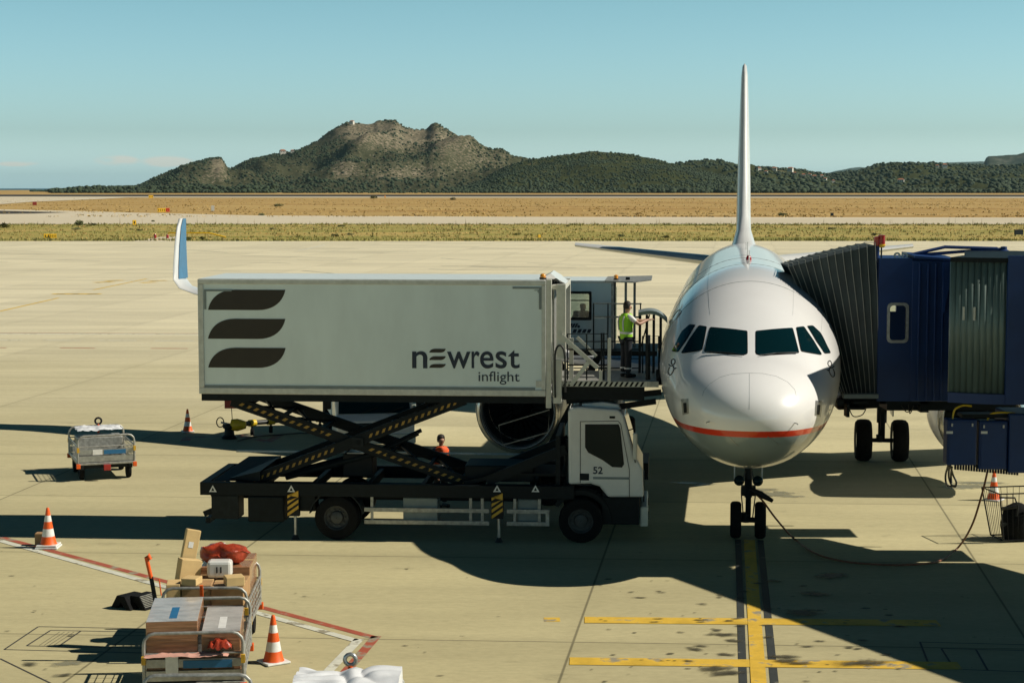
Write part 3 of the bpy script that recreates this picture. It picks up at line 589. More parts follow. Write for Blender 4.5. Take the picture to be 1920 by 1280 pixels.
MB().b2((1.3, -.09, .25), (2.5, .1, 1.45)).build('sign_board', 'orange', t)
airfield_sign(399, 397, 1.0, 1.7, 'white', 'white equipment cabinet standing in the dry grass', 0, 'cabinet', .2)
airfield_sign(65, 386, 1.7, 1.5, 'signred', 'dark red box by the curved taxiway on the left', 0, 'marker box', .3)
airfield_sign(252, 424, .75, .95, 'signyel', 'square pale yellow board with one dark figure in the grass', 1)
airfield_sign(88, 449.5, .95, .62, 'signyel', 'left board of the pair of low yellow signs near the apron', 2)
airfield_sign(100, 449.5, .95, .62, 'signyel', 'right board of the pair of low yellow signs near the apron', 4)
airfield_sign(1910, 443, 1.7, .8, 'dark', 'dark low sign board at the right edge beyond the bridge', 0)
airfield_sign(1560, 406.5, .9, .8, 'chassis', 'small dark box in the dry grass right of the tail fin', 0, 'marker box')
airfield_sign(1011, 449, .4, .45, 'signyel', 'tiny yellow marker by the apron edge above the truck', 0, 'marker')
airfield_sign(722, 371.5, .8, 1.6, 'amber', 'tiny orange marker at the runway below the mountain', 0, 'marker')
t = thing('pipe_barrier', 'long low yellow pipe barrier at the apron edge behind the wingtip', 'barrier', on_ground(360, 446, -.05))
MB().tube([(-3.9, 0, 0), (-3.6, 0, .75), (2.6, 0, .75), (5.2, 0, .1)], .11).build('rail', 'signyel', t, smooth=60)
mb = MB(); [mb.cyl((x, 0, -.1), (x, 0, .75), .06) for x in (-2, 0, 2)]; mb.build('post', 'signyel', t, smooth=40)
for px, lab in ((291, 'small red bollard left of the yellow pipe barrier'), (314, 'small red bollard at the end of the yellow pipe barrier')):
    t = tag(MB().lathe([(.16, 0), (.2, .1), (.2, .45), (.12, .6), (.01, .64)]).build('red_bollard', 'redlamp', smooth=40, loc=on_ground(px, 447, -.05)), lab, 'bollard', 'red bollards by the pipe barrier')

# ================================================================ AIRCRAFT
PY_ = R(-6.85); PG_ = Vector((5.14, 39.03, 0))
plane = thing('airliner', 'white twin engine airliner seen nose on with a red stripe under its cockpit', 'airliner', PG_, PY_)
PM = Matrix.Translation(PG_) @ Matrix.Rotation(PY_, 4, 'Z'); PMI = PM.inverted()
NOSE = -5.0
def fus_dims(s):
    t = math.sqrt(max(s, 0))
    T = [0, .35, .6, .9, 1.15, 1.35, 1.5, 1.65, 1.8, 2.0, 2.3, 2.7, 4.4, 4.6, 4.9, 5.2, 5.5, 5.79]
    W_ = [0, .54, .85, 1.15, 1.38, 1.53, 1.61, 1.71, 1.79, 1.87, 1.95, 1.975, 1.975, 1.93, 1.72, 1.32, .80, .22]
    Zt = [3.18, 3.55, 3.78, 4.02, 4.20, 4.34, 4.60, 4.87, 5.10, 5.37, 5.70, 5.86, 5.88, 5.87, 5.83, 5.76, 5.62, 5.40]
    Zb = [3.18, 2.80, 2.56, 2.32, 2.14, 2.03, 1.96, 1.91, 1.88, 1.85, 1.80, 1.78, 1.78, 1.86, 2.35, 3.15, 4.10, 5.00]
    Zm = [3.18, 3.22, 3.26, 3.32, 3.38, 3.44, 3.50, 3.56, 3.62, 3.70, 3.78, 3.84, 3.84, 3.87, 4.1, 4.45, 4.85, 5.2]
    return [pchip(T, A, t) for A in (W_, Zt, Zb, Zm)]
def fus_mesh():
    n = 72; ts = [0.02 + (2.7 - 0.02) * i / 44 for i in range(45)] + [math.sqrt(q) for q in (8.5, 10, 12, 14, 16, 18, 19.4)] + [4.4 + (5.79 - 4.4) * i / 20 for i in range(1, 21)]
    vs = []; fs = []
    for t in ts:
        s_ = t * t; w_, zt, zb, zm = fus_dims(s_)
        for i in range(n):
            a = 2 * math.pi * i / n; x = w_ * math.cos(a); z = zm + (zt - zm if math.sin(a) > 0 else zm - zb) * math.sin(a); vs.append((x, NOSE + s_, z))
    k = len(ts)
    for j in range(k - 1):
        for i in range(n): fs.append((j * n + i, j * n + (i + 1) % n, (j + 1) * n + (i + 1) % n, (j + 1) * n + i))
    fs += [tuple(range(n)), tuple(range((k - 1) * n, k * n))[::-1]]
    return vs, fs
fv, ff = fus_mesh(); FB = BVHTree.FromPolygons([Vector(v) for v in fv], [f for f in ff])
def livery():
    m = bpy.data.materials.new('airliner_livery'); m.use_nodes = True; t = m.node_tree; b = t.nodes['Principled BSDF']; L = t.links.new
    b.inputs['Roughness'].default_value = 0.28; b.inputs['Coat Weight'].default_value = 0.6; b.inputs['Coat Roughness'].default_value = 0.05
    tc_ = t.nodes.new('ShaderNodeTexCoord'); sp_ = t.nodes.new('ShaderNodeSeparateXYZ'); L(tc_.outputs['Object'], sp_.inputs[0])
    ma = t.nodes.new('ShaderNodeMath'); ma.operation = 'MULTIPLY_ADD'; L(sp_.outputs[1], ma.inputs[0]); ma.inputs[1].default_value = 0.035; L(sp_.outputs[2], ma.inputs[2])
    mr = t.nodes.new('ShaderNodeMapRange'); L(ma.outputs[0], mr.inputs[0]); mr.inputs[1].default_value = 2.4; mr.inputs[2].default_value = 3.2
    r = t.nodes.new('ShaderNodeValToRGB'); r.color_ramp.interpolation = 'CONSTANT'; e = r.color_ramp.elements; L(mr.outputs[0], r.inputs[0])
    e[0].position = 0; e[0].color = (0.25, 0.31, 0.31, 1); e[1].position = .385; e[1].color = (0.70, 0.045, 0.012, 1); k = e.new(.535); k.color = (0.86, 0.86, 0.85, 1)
    n = t.nodes.new('ShaderNodeTexNoise'); n.inputs['Scale'].default_value = 1.3; n.inputs['Detail'].default_value = 5; L(tc_.outputs['Object'], n.inputs[0])
    mm = t.nodes.new('ShaderNodeMath'); mm.operation = 'MULTIPLY_ADD'; L(n.outputs[0], mm.inputs[0]); mm.inputs[1].default_value = 0.10; mm.inputs[2].default_value = 0.94
    sc = t.nodes.new('ShaderNodeVectorMath'); sc.operation = 'SCALE'; L(r.outputs[0], sc.inputs[0]); L(mm.outputs[0], sc.inputs[3]); L(sc.outputs[0], b.inputs['Base Color'])
    return m
M['livery'] = livery()
M['wingpaint'] = mat('wing_paint', (0.62, 0.63, 0.62), 0.35, var=0.05, scale=1, coat=.3)
M['wingblue'] = mat('winglet_blue', (0.03, 0.14, 0.28), 0.35, coat=.4)
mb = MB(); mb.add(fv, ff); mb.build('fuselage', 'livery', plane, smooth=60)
EYE = PMI @ Vector((0, 0, H))
def on_fus(px, py, lift=0.0):
    d = (PMI.to_3x3() @ ray(px, py)).normalized(); hit = FB.ray_cast(EYE, d)
    if hit[0] is None: return None
    n = hit[1]; n = n if n.dot(d) < 0 else -n
    return hit[0] + n * lift
def smooth_poly(pts, r=0.12, k=4):      # rounds the corners of a pixel polygon
    out = []; n = len(pts)
    for i in range(n):
        p0, p, p1 = [Vector(q) for q in (pts[i - 1], pts[i], pts[(i + 1) % n])]
        a = p + (p0 - p).normalized() * min(r, (p0 - p).length * .45); b = p + (p1 - p).normalized() * min(r, (p1 - p).length * .45)
        for j in range(k + 1):
            t = j / k; out.append(a * (1 - t) ** 2 + p * 2 * t * (1 - t) + b * t * t)
    # densify long edges
    o2 = []
    for i, p in enumerate(out):
        q = out[(i + 1) % len(out)]; m_ = max(1, int((q - p).length / 5)); o2 += [p + (q - p) * j / m_ for j in range(m_)]
    return o2
def skin_patch(pts, lift, name, mt, par, grow=1.0, mirror=False, r=3.0):
    bd = smooth_poly(pts, r); c = sum(bd, Vector((0, 0))) / len(bd); rings = 7; vs = []; fs = []
    if grow != 1.0: bd = [p + (p - c).normalized() * grow for p in bd]
    n = len(bd); p_ = on_fus(c.x, c.y, lift); vs.append(p_)
    for k in range(1, rings + 1):
        for p in bd:
            q = c + (p - c) * k / rings; h = on_fus(q.x, q.y, lift)
            vs.append(h if h is not None else vs[-1])
    fs += [(0, 1 + (i + 1) % n, 1 + i) for i in range(n)]
    for k in range(rings - 1):
        for i in range(n): fs.append((1 + k * n + i, 1 + k * n + (i + 1) % n, 1 + (k + 1) * n + (i + 1) % n, 1 + (k + 1) * n + i))
    if mirror: vs = [Vector((-v.x, v.y, v.z)) for v in vs]
    return MB().add(vs, fs).build(name, mt, par, smooth=60)
def skin_line(pts, r, name, mt, par, mirror=False, closed=False, lift=0.0):
    dn = []
    for a, b in zip(pts, pts[1:]):
        a = Vector(a); b = Vector(b); m_ = max(1, int((b - a).length / 3)); dn += [a + (b - a) * j / m_ for j in range(m_)]
    dn.append(Vector(pts[-1])); hs_ = [on_fus(p.x, p.y, lift) for p in dn]; hs_ = [h for h in hs_ if h is not None]
    if mirror: hs_ = [Vector((-h.x, h.y, h.z)) for h in hs_]
    return MB().tube(hs_, r, 5).build(name, mt, par, smooth=60)
Wn = [[(1332.5, 613.8), (1400.5, 620.8), (1401, 663), (1392.5, 665.5), (1321, 659.5)], [(1310, 611), (1325, 613), (1316, 656), (1280, 662), (1278, 660)], [(1292.5, 609), (1304, 610), (1272.5, 659), (1260, 658), (1279, 622)]]
for k, pl in enumerate(Wn):
    for mi in (False, True):
        f_ = skin_patch(pl, 0.006, 'cockpit_window', 'black', plane, grow=1.3, mirror=mi); skin_patch(pl, 0.012, 'pane', 'glass', f_, grow=-0.2, mirror=mi)
for mi in (False, True):
    w_ = skin_line([(1395, 668), (1362, 663), (1325, 661)], 0.012, 'wiper', 'dark', plane, mirror=mi, lift=.03)
    hch = skin_patch([(1277, 748), (1291, 747), (1292, 775), (1280, 778)], 0.004, 'static_port_panel', 'steel', plane, mirror=mi, r=1.5); skin_patch([(1281.5, 755), (1287.5, 755), (1288.5, 773), (1283, 774)], 0.009, 'dark_port', 'chassis', hch, mirror=mi, r=1)
    mb = MB()
    for pts in ([(1265.5, 675), (1263, 673), (1260, 675), (1259, 680), (1262, 684), (1266, 680), (1265.5, 675)], [(1254, 683), (1258, 686), (1262, 686), (1264, 691), (1268, 690)], [(1256, 688), (1253, 697), (1256, 703), (1261, 699), (1265, 690)]):
        pt = catmull([(x, y, 0) for x, y in pts], 4); hh = [on_fus(p.x, p.y, .006) for p in pt]; hh = [Vector((-h.x, h.y, h.z)) if mi else h for h in hh if h is not None]; mb.tube(hh, .011, 5)
    mb.build('emblem', 'emblem', plane)
    pr = on_fus(1330, 790, 0); pr2 = on_fus(1330, 790, .07)
    if mi: pr.x *= -1; pr2.x *= -1
    MB().tube([pr, pr2, pr2 + Vector((0, -.10, 0))], .012, 6).build('pitot_probe', 'steel', plane)
skin_line([(1405, 700), (1405, 767)], .0035, 'nose_seam', 'teal_trim', plane)
skin_line([(1317, 742), (1320, 732), (1330, 720), (1350, 707), (1372, 701), (1403, 699), (1430, 700), (1455, 705), (1477, 716), (1490, 730), (1493, 742)], .0035, 'radome_seam', 'teal_trim', plane)
skin_line([(1368, 820), (1381, 833), (1386, 836)], .008, 'drain_mast', 'steel', plane)
skin_line([(1439, 818), (1462, 833)], .010, 'chrome_strip', 'steel', plane)
# roof antennas and the panel seams around the crown
mb = MB()
for y, h in ((3.2, .28), (7.5, .35), (12, .2)): mb.prism([(0, 0), (.02, 0), (.02, 1), (0, 1)], 0, .001) if 0 else mb.add([(-.015, y, 5.85), (.015, y, 5.85), (.015, y + .35, 5.85), (-.015, y + .35, 5.85), (-.01, y + .18, 5.86 + h), (.01, y + .18, 5.86 + h), (.01, y + .32, 5.86 + h), (-.01, y + .32, 5.86 + h)], [(0, 1, 2, 3), (4, 7, 6, 5), (0, 4, 5, 1), (1, 5, 6, 2), (2, 6, 7, 3), (3, 7, 4, 0)])
for i, (y, h) in enumerate(((3.2, .28), (7.5, .35), (12, .2))):
    MB().add([(-.015, y, 5.85), (.015, y, 5.85), (.015, y + .35, 5.85), (-.015, y + .35, 5.85), (-.01, y + .18, 5.86 + h), (.01, y + .18, 5.86 + h), (.01, y + .32, 5.86 + h), (-.01, y + .32, 5.86 + h)], [(0, 1, 2, 3), (4, 7, 6, 5), (0, 4, 5, 1), (1, 5, 6, 2), (2, 6, 7, 3), (3, 7, 4, 0)]).build('antenna', 'white', plane)
MB().lathe([(.07, 0), (.07, .05), (.045, .11), (.01, .13)], (0, 4.6, 5.86)).build('beacon_light', 'redlamp', plane, smooth=40)
def seam_ring(y, nm='crown_seam'):
    w_, zt, zb, zm = fus_dims(y - NOSE); pts = [((w_ + .001) * math.cos(a), y, zm + (zt - zm + .001) * math.sin(a)) for a in [math.pi * (.12 + .76 * i / 30) for i in range(31)]]
    MB().tube(pts, .004, 4).build(nm, 'teal_trim', plane)
seam_ring(6.0); seam_ring(-.2); seam_ring(2.6)
for an_ in (62, 118, 38, 142):
    q_ = []
    for i in range(30):
        y = -1.6 + i * .42; w_, zt__, zb__, zm__ = fus_dims(y - NOSE); q_.append(((w_ + .001) * math.cos(R(an_)), y, zm__ + (zt__ - zm__ + .001) * math.sin(R(an_))))
    MB().tube(q_, .0018, 4).build('lap_seam', 'teal_trim', plane)
# service door opened forward on the truck side
def door_outline(y0, y1, z0, z1, nm):
    pts = []
    for (y, z) in [(p[0], p[1]) for p in rrect(y0, z0, y1, z1, .16)]:
        w_, zt, zb, zm = fus_dims(y - NOSE); q = (z - zm) / ((zt - zm) if z > zm else (zm - zb)); pts.append((-(w_ + .002) * math.sqrt(max(0, 1 - q * q)), y, z))
    MB().tube(pts, .012, 4, closed=True).build(nm, 'teal_trim', plane)
door_outline(-.35, .35, 3.15, 4.95, 'door_outline')
# wings
def wing(sx):
    sec = [(1.2, 7.2, 6.6, 2.62, .78), (1.95, 7.35, 6.2, 2.72, .74), (6.3, 9.7, 3.75, 3.22, .44), (12.0, 12.7, 2.7, 3.78, .28), (16.4, 15.0, 1.65, 4.22, .17)]
    prof = [(0, 0), (.02, .28), (.08, .42), (.2, .55), (.4, .58), (.65, .42), (1, .05), (1, -.02), (.65, -.2), (.35, -.38), (.1, -.3), (.02, -.16)]
    vs = []; fs = []; n = len(prof)
    for x, y, c, z, th in sec:
        for a, b in prof: vs.append((sx * x, y + a * c, z + b * th))
    for j in range(len(sec) - 1):
        for i in range(n): fs.append((j * n + i, j * n + (i + 1) % n, (j + 1) * n + (i + 1) % n, (j + 1) * n + i))
    fs += [tuple(range(n)), tuple(range((len(sec) - 1) * n, len(sec) * n))]
    o = MB().add(vs, fs).build('wing', 'wingpaint', plane, smooth=40)
    # winglet: chord sections following an upward curve
    cur = [(16.4, 4.22, 15.0, 1.65, 0), (17.0, 4.33, 15.3, 1.5, 20), (17.5, 4.48, 15.5, 1.38, 48), (17.72, 4.74, 15.62, 1.3, 70), (17.77, 5.1, 15.82, 1.2, 78), (17.83, 5.8, 16.2, .95, 82), (17.88, 6.35, 16.6, .7, 84), (17.9, 6.62, 16.95, .4, 84)]
    vs = []; fs = []
    for x, z, y, c, an in cur:
        for a, b in prof: vs.append((sx * (x - b * .13 * math.sin(R(an))), y + a * c, z + b * .13 * math.cos(R(an))))
    fs = [(j * n + i, j * n + (i + 1) % n, (j + 1) * n + (i + 1) % n, (j + 1) * n + i) for j in range(len(cur) - 1) for i in range(n)] + [tuple(range(n)), tuple(range((len(cur) - 1) * n, len(cur) * n))]
    wl = MB().add(vs, fs).build('winglet', 'wingpaint', plane, smooth=40)
    # blue inner face
    vs = []; 
    for x, z, y, c, an in cur[3:]:
        for a in (.22, .95): vs.append((sx * (x - .085), y + a * c, z))
    vs2 = [(v[0] - sx * .012, v[1], v[2]) for v in vs]; k = len(vs)
    MB().add(vs + vs2, [(2*i, 2*i+1, 2*i+3, 2*i+2) for i in range(4)] + [(k+2*i, k+2*i+2, k+2*i+3, k+2*i+1) for i in range(4)] + [(0, k, k+1, 1), (8, 9, k+9, k+8)] + [(2*i, 2*i+2, k+2*i+2, k+2*i) for i in range(4)] + [(2*i+1, k+2*i+1, k+2*i+3, 2*i+3) for i in range(4)]).build('blue_panel', 'wingblue', wl)
    # flap track fairings
    for x, y, z in ((3.9, 12.2, 2.7), (8.2, 13.2, 3.25), (11.8, 14.7, 3.6)):
        MB().lathe([(.02, -1.5), (.16, -1.0), (.22, -.3), (.18, .5), (.02, 1.2)], (sx * x, y, z), 'y', 12).build('flap_fairing', 'wingpaint', plane, smooth=60)
    # engine
    ex, ey, ez = sx * 5.75, 5.9, 1.95
    nac = MB().lathe([(.93, .02), (.97, -.02), (1.03, .05), (1.12, .4), (1.17, 1.0), (1.16, 1.8), (1.05, 2.7), (.86, 3.3), (.82, 3.3), (.95, 2.4), (.88, .8), (.90, .25), (.93, .02)], (ex, ey, ez), 'y', 48, cap=False).build('engine_nacelle', 'wingpaint', plane, smooth=50)
    MB().lathe([(.915, .10), (.955, -.035), (1.00, -.03), (1.075, .14), (1.07, .15), (.93, .14)], (ex, ey, ez), 'y', 48, cap=False).build('intake_lip', 'nacelle_lip', nac, smooth=70)
    MB().lathe([(.905, .15), (.875, .8), (.86, 1.0)], (ex, ey, ez), 'y', 48, cap=False).build('intake_lining', 'intake', nac, smooth=70)
    MB().lathe([(.87, 1.12), (.87, 1.14)], (ex, ey, ez), 'y', 32).build('fan_backing', 'black', nac)
    fan = MB()
    for k in range(24):
        a = 2 * math.pi * k / 24; u_ = Vector((math.cos(a), 0, math.sin(a))); v_ = Vector((-math.sin(a), 0, math.cos(a))); c = Vector((ex, ey + .98, ez))
        p = [c + u_ * .26 - v_ * .03 + Vector((0, -.06, 0)), c + u_ * .26 + v_ * .03 + Vector((0, .06, 0)), c + u_ * .85 + v_ * .13 + Vector((0, .05, 0)), c + u_ * .85 - v_ * .05 + Vector((0, -.03, 0))]
        fan.add(p, [(0, 1, 2, 3)])
    fan.build('fan', 'dark', nac)
    MB().lathe([(.005, .52), (.1, .62), (.2, .78), (.27, 1.0)], (ex, ey, ez), 'y', 20, cap=False).build('spinner', 'dark', nac, smooth=60)
    MB().lathe([(.62, 2.6), (.6, 3.5), (.42, 4.3), (.05, 4.9)], (ex, ey, ez), 'y', 24).build('exhaust_cone', 'steel', nac, smooth=50)
    MB().add([(ex - .12, ey + .9, ez + 1.1), (ex + .12, ey + .9, ez + 1.1), (ex + .12, ey + 4.6, ez + 1.2), (ex - .12, ey + 4.6, ez + 1.2), (ex - .1, ey + 3.2, 3.35), (ex + .1, ey + 3.2, 3.35), (ex + .1, ey + 6, 3.2), (ex - .1, ey + 6, 3.2)], [(0, 3, 2, 1), (4, 5, 6, 7), (0, 1, 5, 4), (1, 2, 6, 5), (2, 3, 7, 6), (3, 0, 4, 7)]).build('pylon', 'wingpaint', nac)
for sx in (-1, 1): wing(sx)
MB().lathe([(.1, 6.0), (.75, 7.2), (1.0, 9), (1.0, 13.5), (.7, 15.3), (.1, 16.6)], (0, 0, 2.1), 'y', 24).build('belly_fairing', 'wingpaint', plane, smooth=60).scale = (1.75, 1, 1)
# tailplane
for sx in (-1, 1):
    sec = [(.5, 24.6, 3.6, 4.95, .40), (6.2, 28.1, 1.35, 5.47, .16)]; prof = [(0, 0), (.05, .3), (.3, .5), (.7, .3), (1, 0), (.7, -.3), (.3, -.5), (.05, -.3)]; n = 8
    vs = [(sx * x, y + a * c, z + b * th) for x, y, c, z, th in sec for a, b in prof]
    MB().add(vs, [(i, (i + 1) % n, n + (i + 1) % n, n + i) for i in range(n)] + [tuple(range(n)), tuple(range(n, 2 * n))]).build('tailplane', 'wingpaint', plane, smooth=40)
# fin with swept leading edge and flared root
prof = [(0, 0), (.008, .2), (.03, .36), (.08, .45), (.25, .5), (.6, .36), (1, .02)]; prof = prof + [(a, -b) for a, b in prof[::-1][:-1]]; n = len(prof)
sec = [(5.55, 17.6, 11.2, 1.05), (5.85, 18.6, 10.2, .80), (6.2, 20.2, 8.5, .56), (6.7, 21.3, 7.2, .55), (8.0, 22.25, 5.9, .50), (10.0, 23.7, 4.3, .38), (11.5, 24.8, 3.1, .27), (11.85, 25.15, 2.7, .18), (11.95, 25.6, 2.2, .05)]
vs = [(b * th * .88, y + a * c, z) for z, y, c, th in sec for a, b in prof]
fin = MB().add(vs, [(j * n + i, j * n + (i + 1) % n, (j + 1) * n + (i + 1) % n, (j + 1) * n + i) for j in range(len(sec) - 1) for i in range(n)] + [tuple(range(n)), tuple(range((len(sec) - 1) * n, len(sec) * n))]).build('tail_fin', 'wingpaint', plane, smooth=50)
# landing gear
def wheel(mb_t, mb_r, c, r, w_, hub=.5):
    mb_t.lathe([(r * hub, -w_ / 2 * .8), (r * .86, -w_ / 2), (r * .97, -w_ * .36), (r, -w_ * .15), (r, w_ * .15), (r * .97, w_ * .36), (r * .86, w_ / 2), (r * hub, w_ / 2 * .8)], c, 'x', 32, cap=False)
    mb_r.lathe([(r * .12, -w_ * .42), (r * .3, -w_ * .34), (r * hub, -w_ * .40), (r * hub, w_ * .40), (r * .3, w_ * .34), (r * .12, w_ * .42)], c, 'x', 20)
def bogie(x, y, r, w_, half, strut_r, ztop, name):
    g = MB(); g.cyl((x, y, r), (x, y, r + .55), strut_r * .7, n=14); g.cyl((x, y, r + .5), (x, y, ztop), strut_r, n=14); g.cyl((x - half, y, r), (x + half, y, r), .06, n=10)
    g.cyl((x - .05, y, r - .05), (x - .05, y, r + .16), .1, n=10); g.bar((x, y + .32, ztop - .5), (x, y + .05, r + .45), .05, .08); g.bar((x, y - .3, r + .5), (x, y - .05, r + .12), .12, .05); g.bar((x, y - .3, r + .5), (x, y - .05, r + .9), .12, .05)
    st = g.build(name, 'dark', plane, smooth=40)
    for s_ in (-1, 1):
        t_, r_ = MB(), MB(); wheel(t_, r_, (x + s_ * half, y, r), r, w_); wo_ = t_.build('wheel', 'rubber', plane, smooth=50); r_.build('rim', 'steel', wo_, smooth=40)
    return st
ng = bogie(0, 0, .40, .24, .265, .085, 1.95, 'nose_gear_strut')
for s_ in (-1, 1):
    MB().lathe([(.02, -.09), (.10, -.05), (.115, 0), (.10, .02), (.02, .03)], (s_ * .2, -.14, 1.28), 'y', 16).build('taxi_light', 'glass', ng, smooth=50)
    MB().b2((s_ * .30 - .015, .15, 1.25), (s_ * .30 + .015, 1.1, 1.85)).build('gear_door', 'white', plane)
    MB().tube(catmull([(s_ * .07, -.12, 1.5), (s_ * .15, -.2, 1.1), (s_ * .12, -.15, .7), (s_ * .1, 0, .45)]), .014, 5).build('brake_hose', 'hose', ng)
MB().cyl((-.16, -.05, 1.05), (.16, -.05, 1.05), .09, n=12).b2((-.14, -.16, .95), (.14, .1, 1.15)).build('steering_unit', 'dark', ng, smooth=30)
MB().box((0, -.02, 1.72), (.52, .5, .30)).build('gear_bay_box', 'teal_trim', plane, bevel=.02)
MB().bar((0, 1.0, 1.9), (0, .08, 1.25), .09, .09).build('drag_strut', 'dark', ng)
for s_ in (-1, 1):
    bogie(s_ * 3.80, 11.7, .585, .44, .50, .14, 3.1, 'main_gear_strut')
    MB().b2((s_ * 4.08 - .02, 11.35, 1.3), (s_ * 4.08 + .02, 12.1, 3.0)).build('gear_door', 'wingpaint', plane)
    MB().bar((s_ * 3.8, 11.7, 1.9), (s_ * 2.2, 11.9, 2.7), .12, .12).build('side_stay', 'dark', plane)

# ================================================================ CATERING TRUCK
TW = R(-4.2); TO = at_depth(370, 527, 39.1); TO.z = 0
truck = thing('catering_truck', 'white high lift catering truck with three dark leaf shapes and lettering on its raised body', 'catering truck', TO, TW)
TM = Matrix.Translation(TO) @ Matrix.Rotation(TW, 4, 'Z'); TMI = TM.inverted()
def T(px, py, yl=0.0, O=None, I=None):
    o = TMI @ Vector((0, 0, H)); d = TMI.to_3x3() @ ray(px, py); t = (yl - o.y) / d.y; p = o + d * t; return (p.x, p.z)
BW = 2.6
x1, zt = T(1021, 526); x0 = 0.0; _, zb = T(376, 738); z0 = T(376, 751)[1]
body = MB().b2((0.05, 0.03, zb + .05), (x1, BW - .03, zt - .04)).build('body_panel', 'box_panel', truck)
mb = MB()
for y in (0.0, BW - .09):
    mb.b2((0, y, zb), (x1 + .03, y + .09, zb + .14)).b2((0, y, zt - .10), (x1 + .03, y + .09, zt)).b2((0, y, zb + .14), (.12, y + .09, zt - .1)).b2((x1 - .06, y, zb + .14), (x1 + .03, y + .09, zt - .1))
mb.b2((0, .09, zt - .1), (.1, BW - .09, zt)).b2((0, .09, zb), (.1, BW - .09, zb + .14)).b2((x1 - .05, .09, zt - .1), (x1 + .03, BW - .09, zt)).build('body_frame', 'alu', truck, bevel=.012)
MB().b2((.02, .02, zt - .03), (x1, BW - .02, zt + .012)).build('roof', 'white', truck)
MB().b2((0.05, .02, z0), (x1, .30, zb - .003)).b2((0.05, BW - .3, z0), (x1, BW - .02, zb - .003)).b2((.05, .3, z0 + .05), (x1, BW - .3, zb - .01)).build('subframe', 'chassis', truck)
mb = MB(); zr = T(700, 726)[1]
mb.b2((.13, .012, zr - .03), (x1 - .2, .028, zr + .02)); a = T(394, 541); b = T(434, 541); c = T(384, 580); mb.b2((.14, .012, a[1] - .06), (b[0], .028, a[1] - .02)).b2((.14, .012, c[1]), (.18, .028, a[1] - .06))
a = T(961, 537); c = T(1019, 580); mb.b2((a[0], .012, a[1] - .05), (x1 - .07, .028, a[1] - .01)).b2((x1 - .12, .012, c[1]), (x1 - .07, .028, a[1] - .05)).build('panel_trim', 'teal_trim', truck)
a = T(1005, 718); MB().b2((a[0], .010, a[1] - .09), (a[0] + .17, .026, a[1] + .05)).build('data_plate', 'alu', truck)
a = T(1006, 545); mb = MB(); mb.b2((a[0] - .05, .020, a[1]), (a[0] + .08, .028, a[1] + .015)); ringplate(mb, [(a[0] + .05 + .03 * math.cos(i * .785), a[1] - .02 + .03 * math.sin(i * .785)) for i in range(8)], [(a[0] + .05 + .015 * math.cos(i * .785), a[1] - .02 + .015 * math.sin(i * .785)) for i in range(8)], .020, .027).build('small_symbol', 'teal_trim', truck)
def leaf_shape(x, z, w_, h_):
    p = [(0, 0), (.64, 0)]
    def bz(a, b, c, d, n=10): return [tuple(((1-t)**3*a[i] + 3*(1-t)**2*t*b[i] + 3*(1-t)*t*t*c[i] + t**3*d[i]) for i in (0, 1)) for t in [k / n for k in range(1, n + 1)]]
    p += bz((.64, 0), (.86, 0), (.97, .45), (1, 1)) + [(.36, 1)] + bz((.36, 1), (.14, 1), (.03, .55), (0, 0))[:-1]
    return [(x + u * w_, z + v * h_) for u, v in p]
for (xa, ya, xb, yb) in ((389.5, 581, 534.5, 543.5), (389.5, 635, 534.5, 598), (390, 689, 535, 652.5)):
    a = T(xa, ya); b = T(xb, yb); MB().prism(leaf_shape(a[0], a[1], b[0] - a[0], b[1] - a[1]), .022, .029).build('leaf_logo', 'logo_black', truck)
LG = text('n', 1, 'logo_navy', 'lettering', truck, (0, 0, 0)); bpy.data.objects.remove(LG)
def fit_text(s_, pa, pb, base, xh, mt, name, par=truck, y=.024, off=0.008, plane_fn=T, ext=.003):
    """letters between two measured x positions with a measured x-height"""
    a = plane_fn(pa, base); b = plane_fn(pb, base); top = plane_fn(pa, base - xh); hgt = top[1] - a[1]
    o = text(s_, 1, mt, name, par, (0, 0, 0), ext=ext, off=off); vs = [v.co for v in o.data.vertices]; mnx = min(v.x for v in vs); mxx = max(v.x for v in vs)
    low = [c for c in s_ if c in 'acemnorsuvwxz']; ref = 0.545 if low else 0.73
    sz = hgt / ref; o.scale = ((b[0] - a[0]) / (mxx - mnx), sz, 1); o.location = (a[0] - mnx * (b[0] - a[0]) / (mxx - mnx), y, a[1]); return o
fit_text('n', 772.5, 801, 689.5, 36, 'logo_navy', 'lettering', off=.012)
for k, (ya, yb) in enumerate(((661, 654), (675, 668), (689.5, 682.5))):
    a = T(804.5, ya); b = T(835.5, yb); MB().prism(leaf_shape(a[0], a[1], b[0] - a[0], b[1] - a[1]), .022, .029).build('leaf_letter', 'logo_black', truck)
fit_text('w', 838, 882, 689.5, 36, 'logo_navy', 'lettering', off=.010)
fit_text('r', 884, 899, 689.5, 36, 'logo_navy', 'lettering', off=.010)
fit_text('e', 900, 925, 689.5, 36, 'logo_navy', 'lettering', off=.010)
fit_text('s', 929, 950, 689.5, 36, 'logo_navy', 'lettering', off=.010)
fit_text('t', 953, 974, 689.5, 36, 'logo_navy', 'lettering', off=.010).scale.y *= 1.2
fit_text('inflight', 897, 974, 714.5, 14.5, 'logo_navy', 'lettering', off=.0)
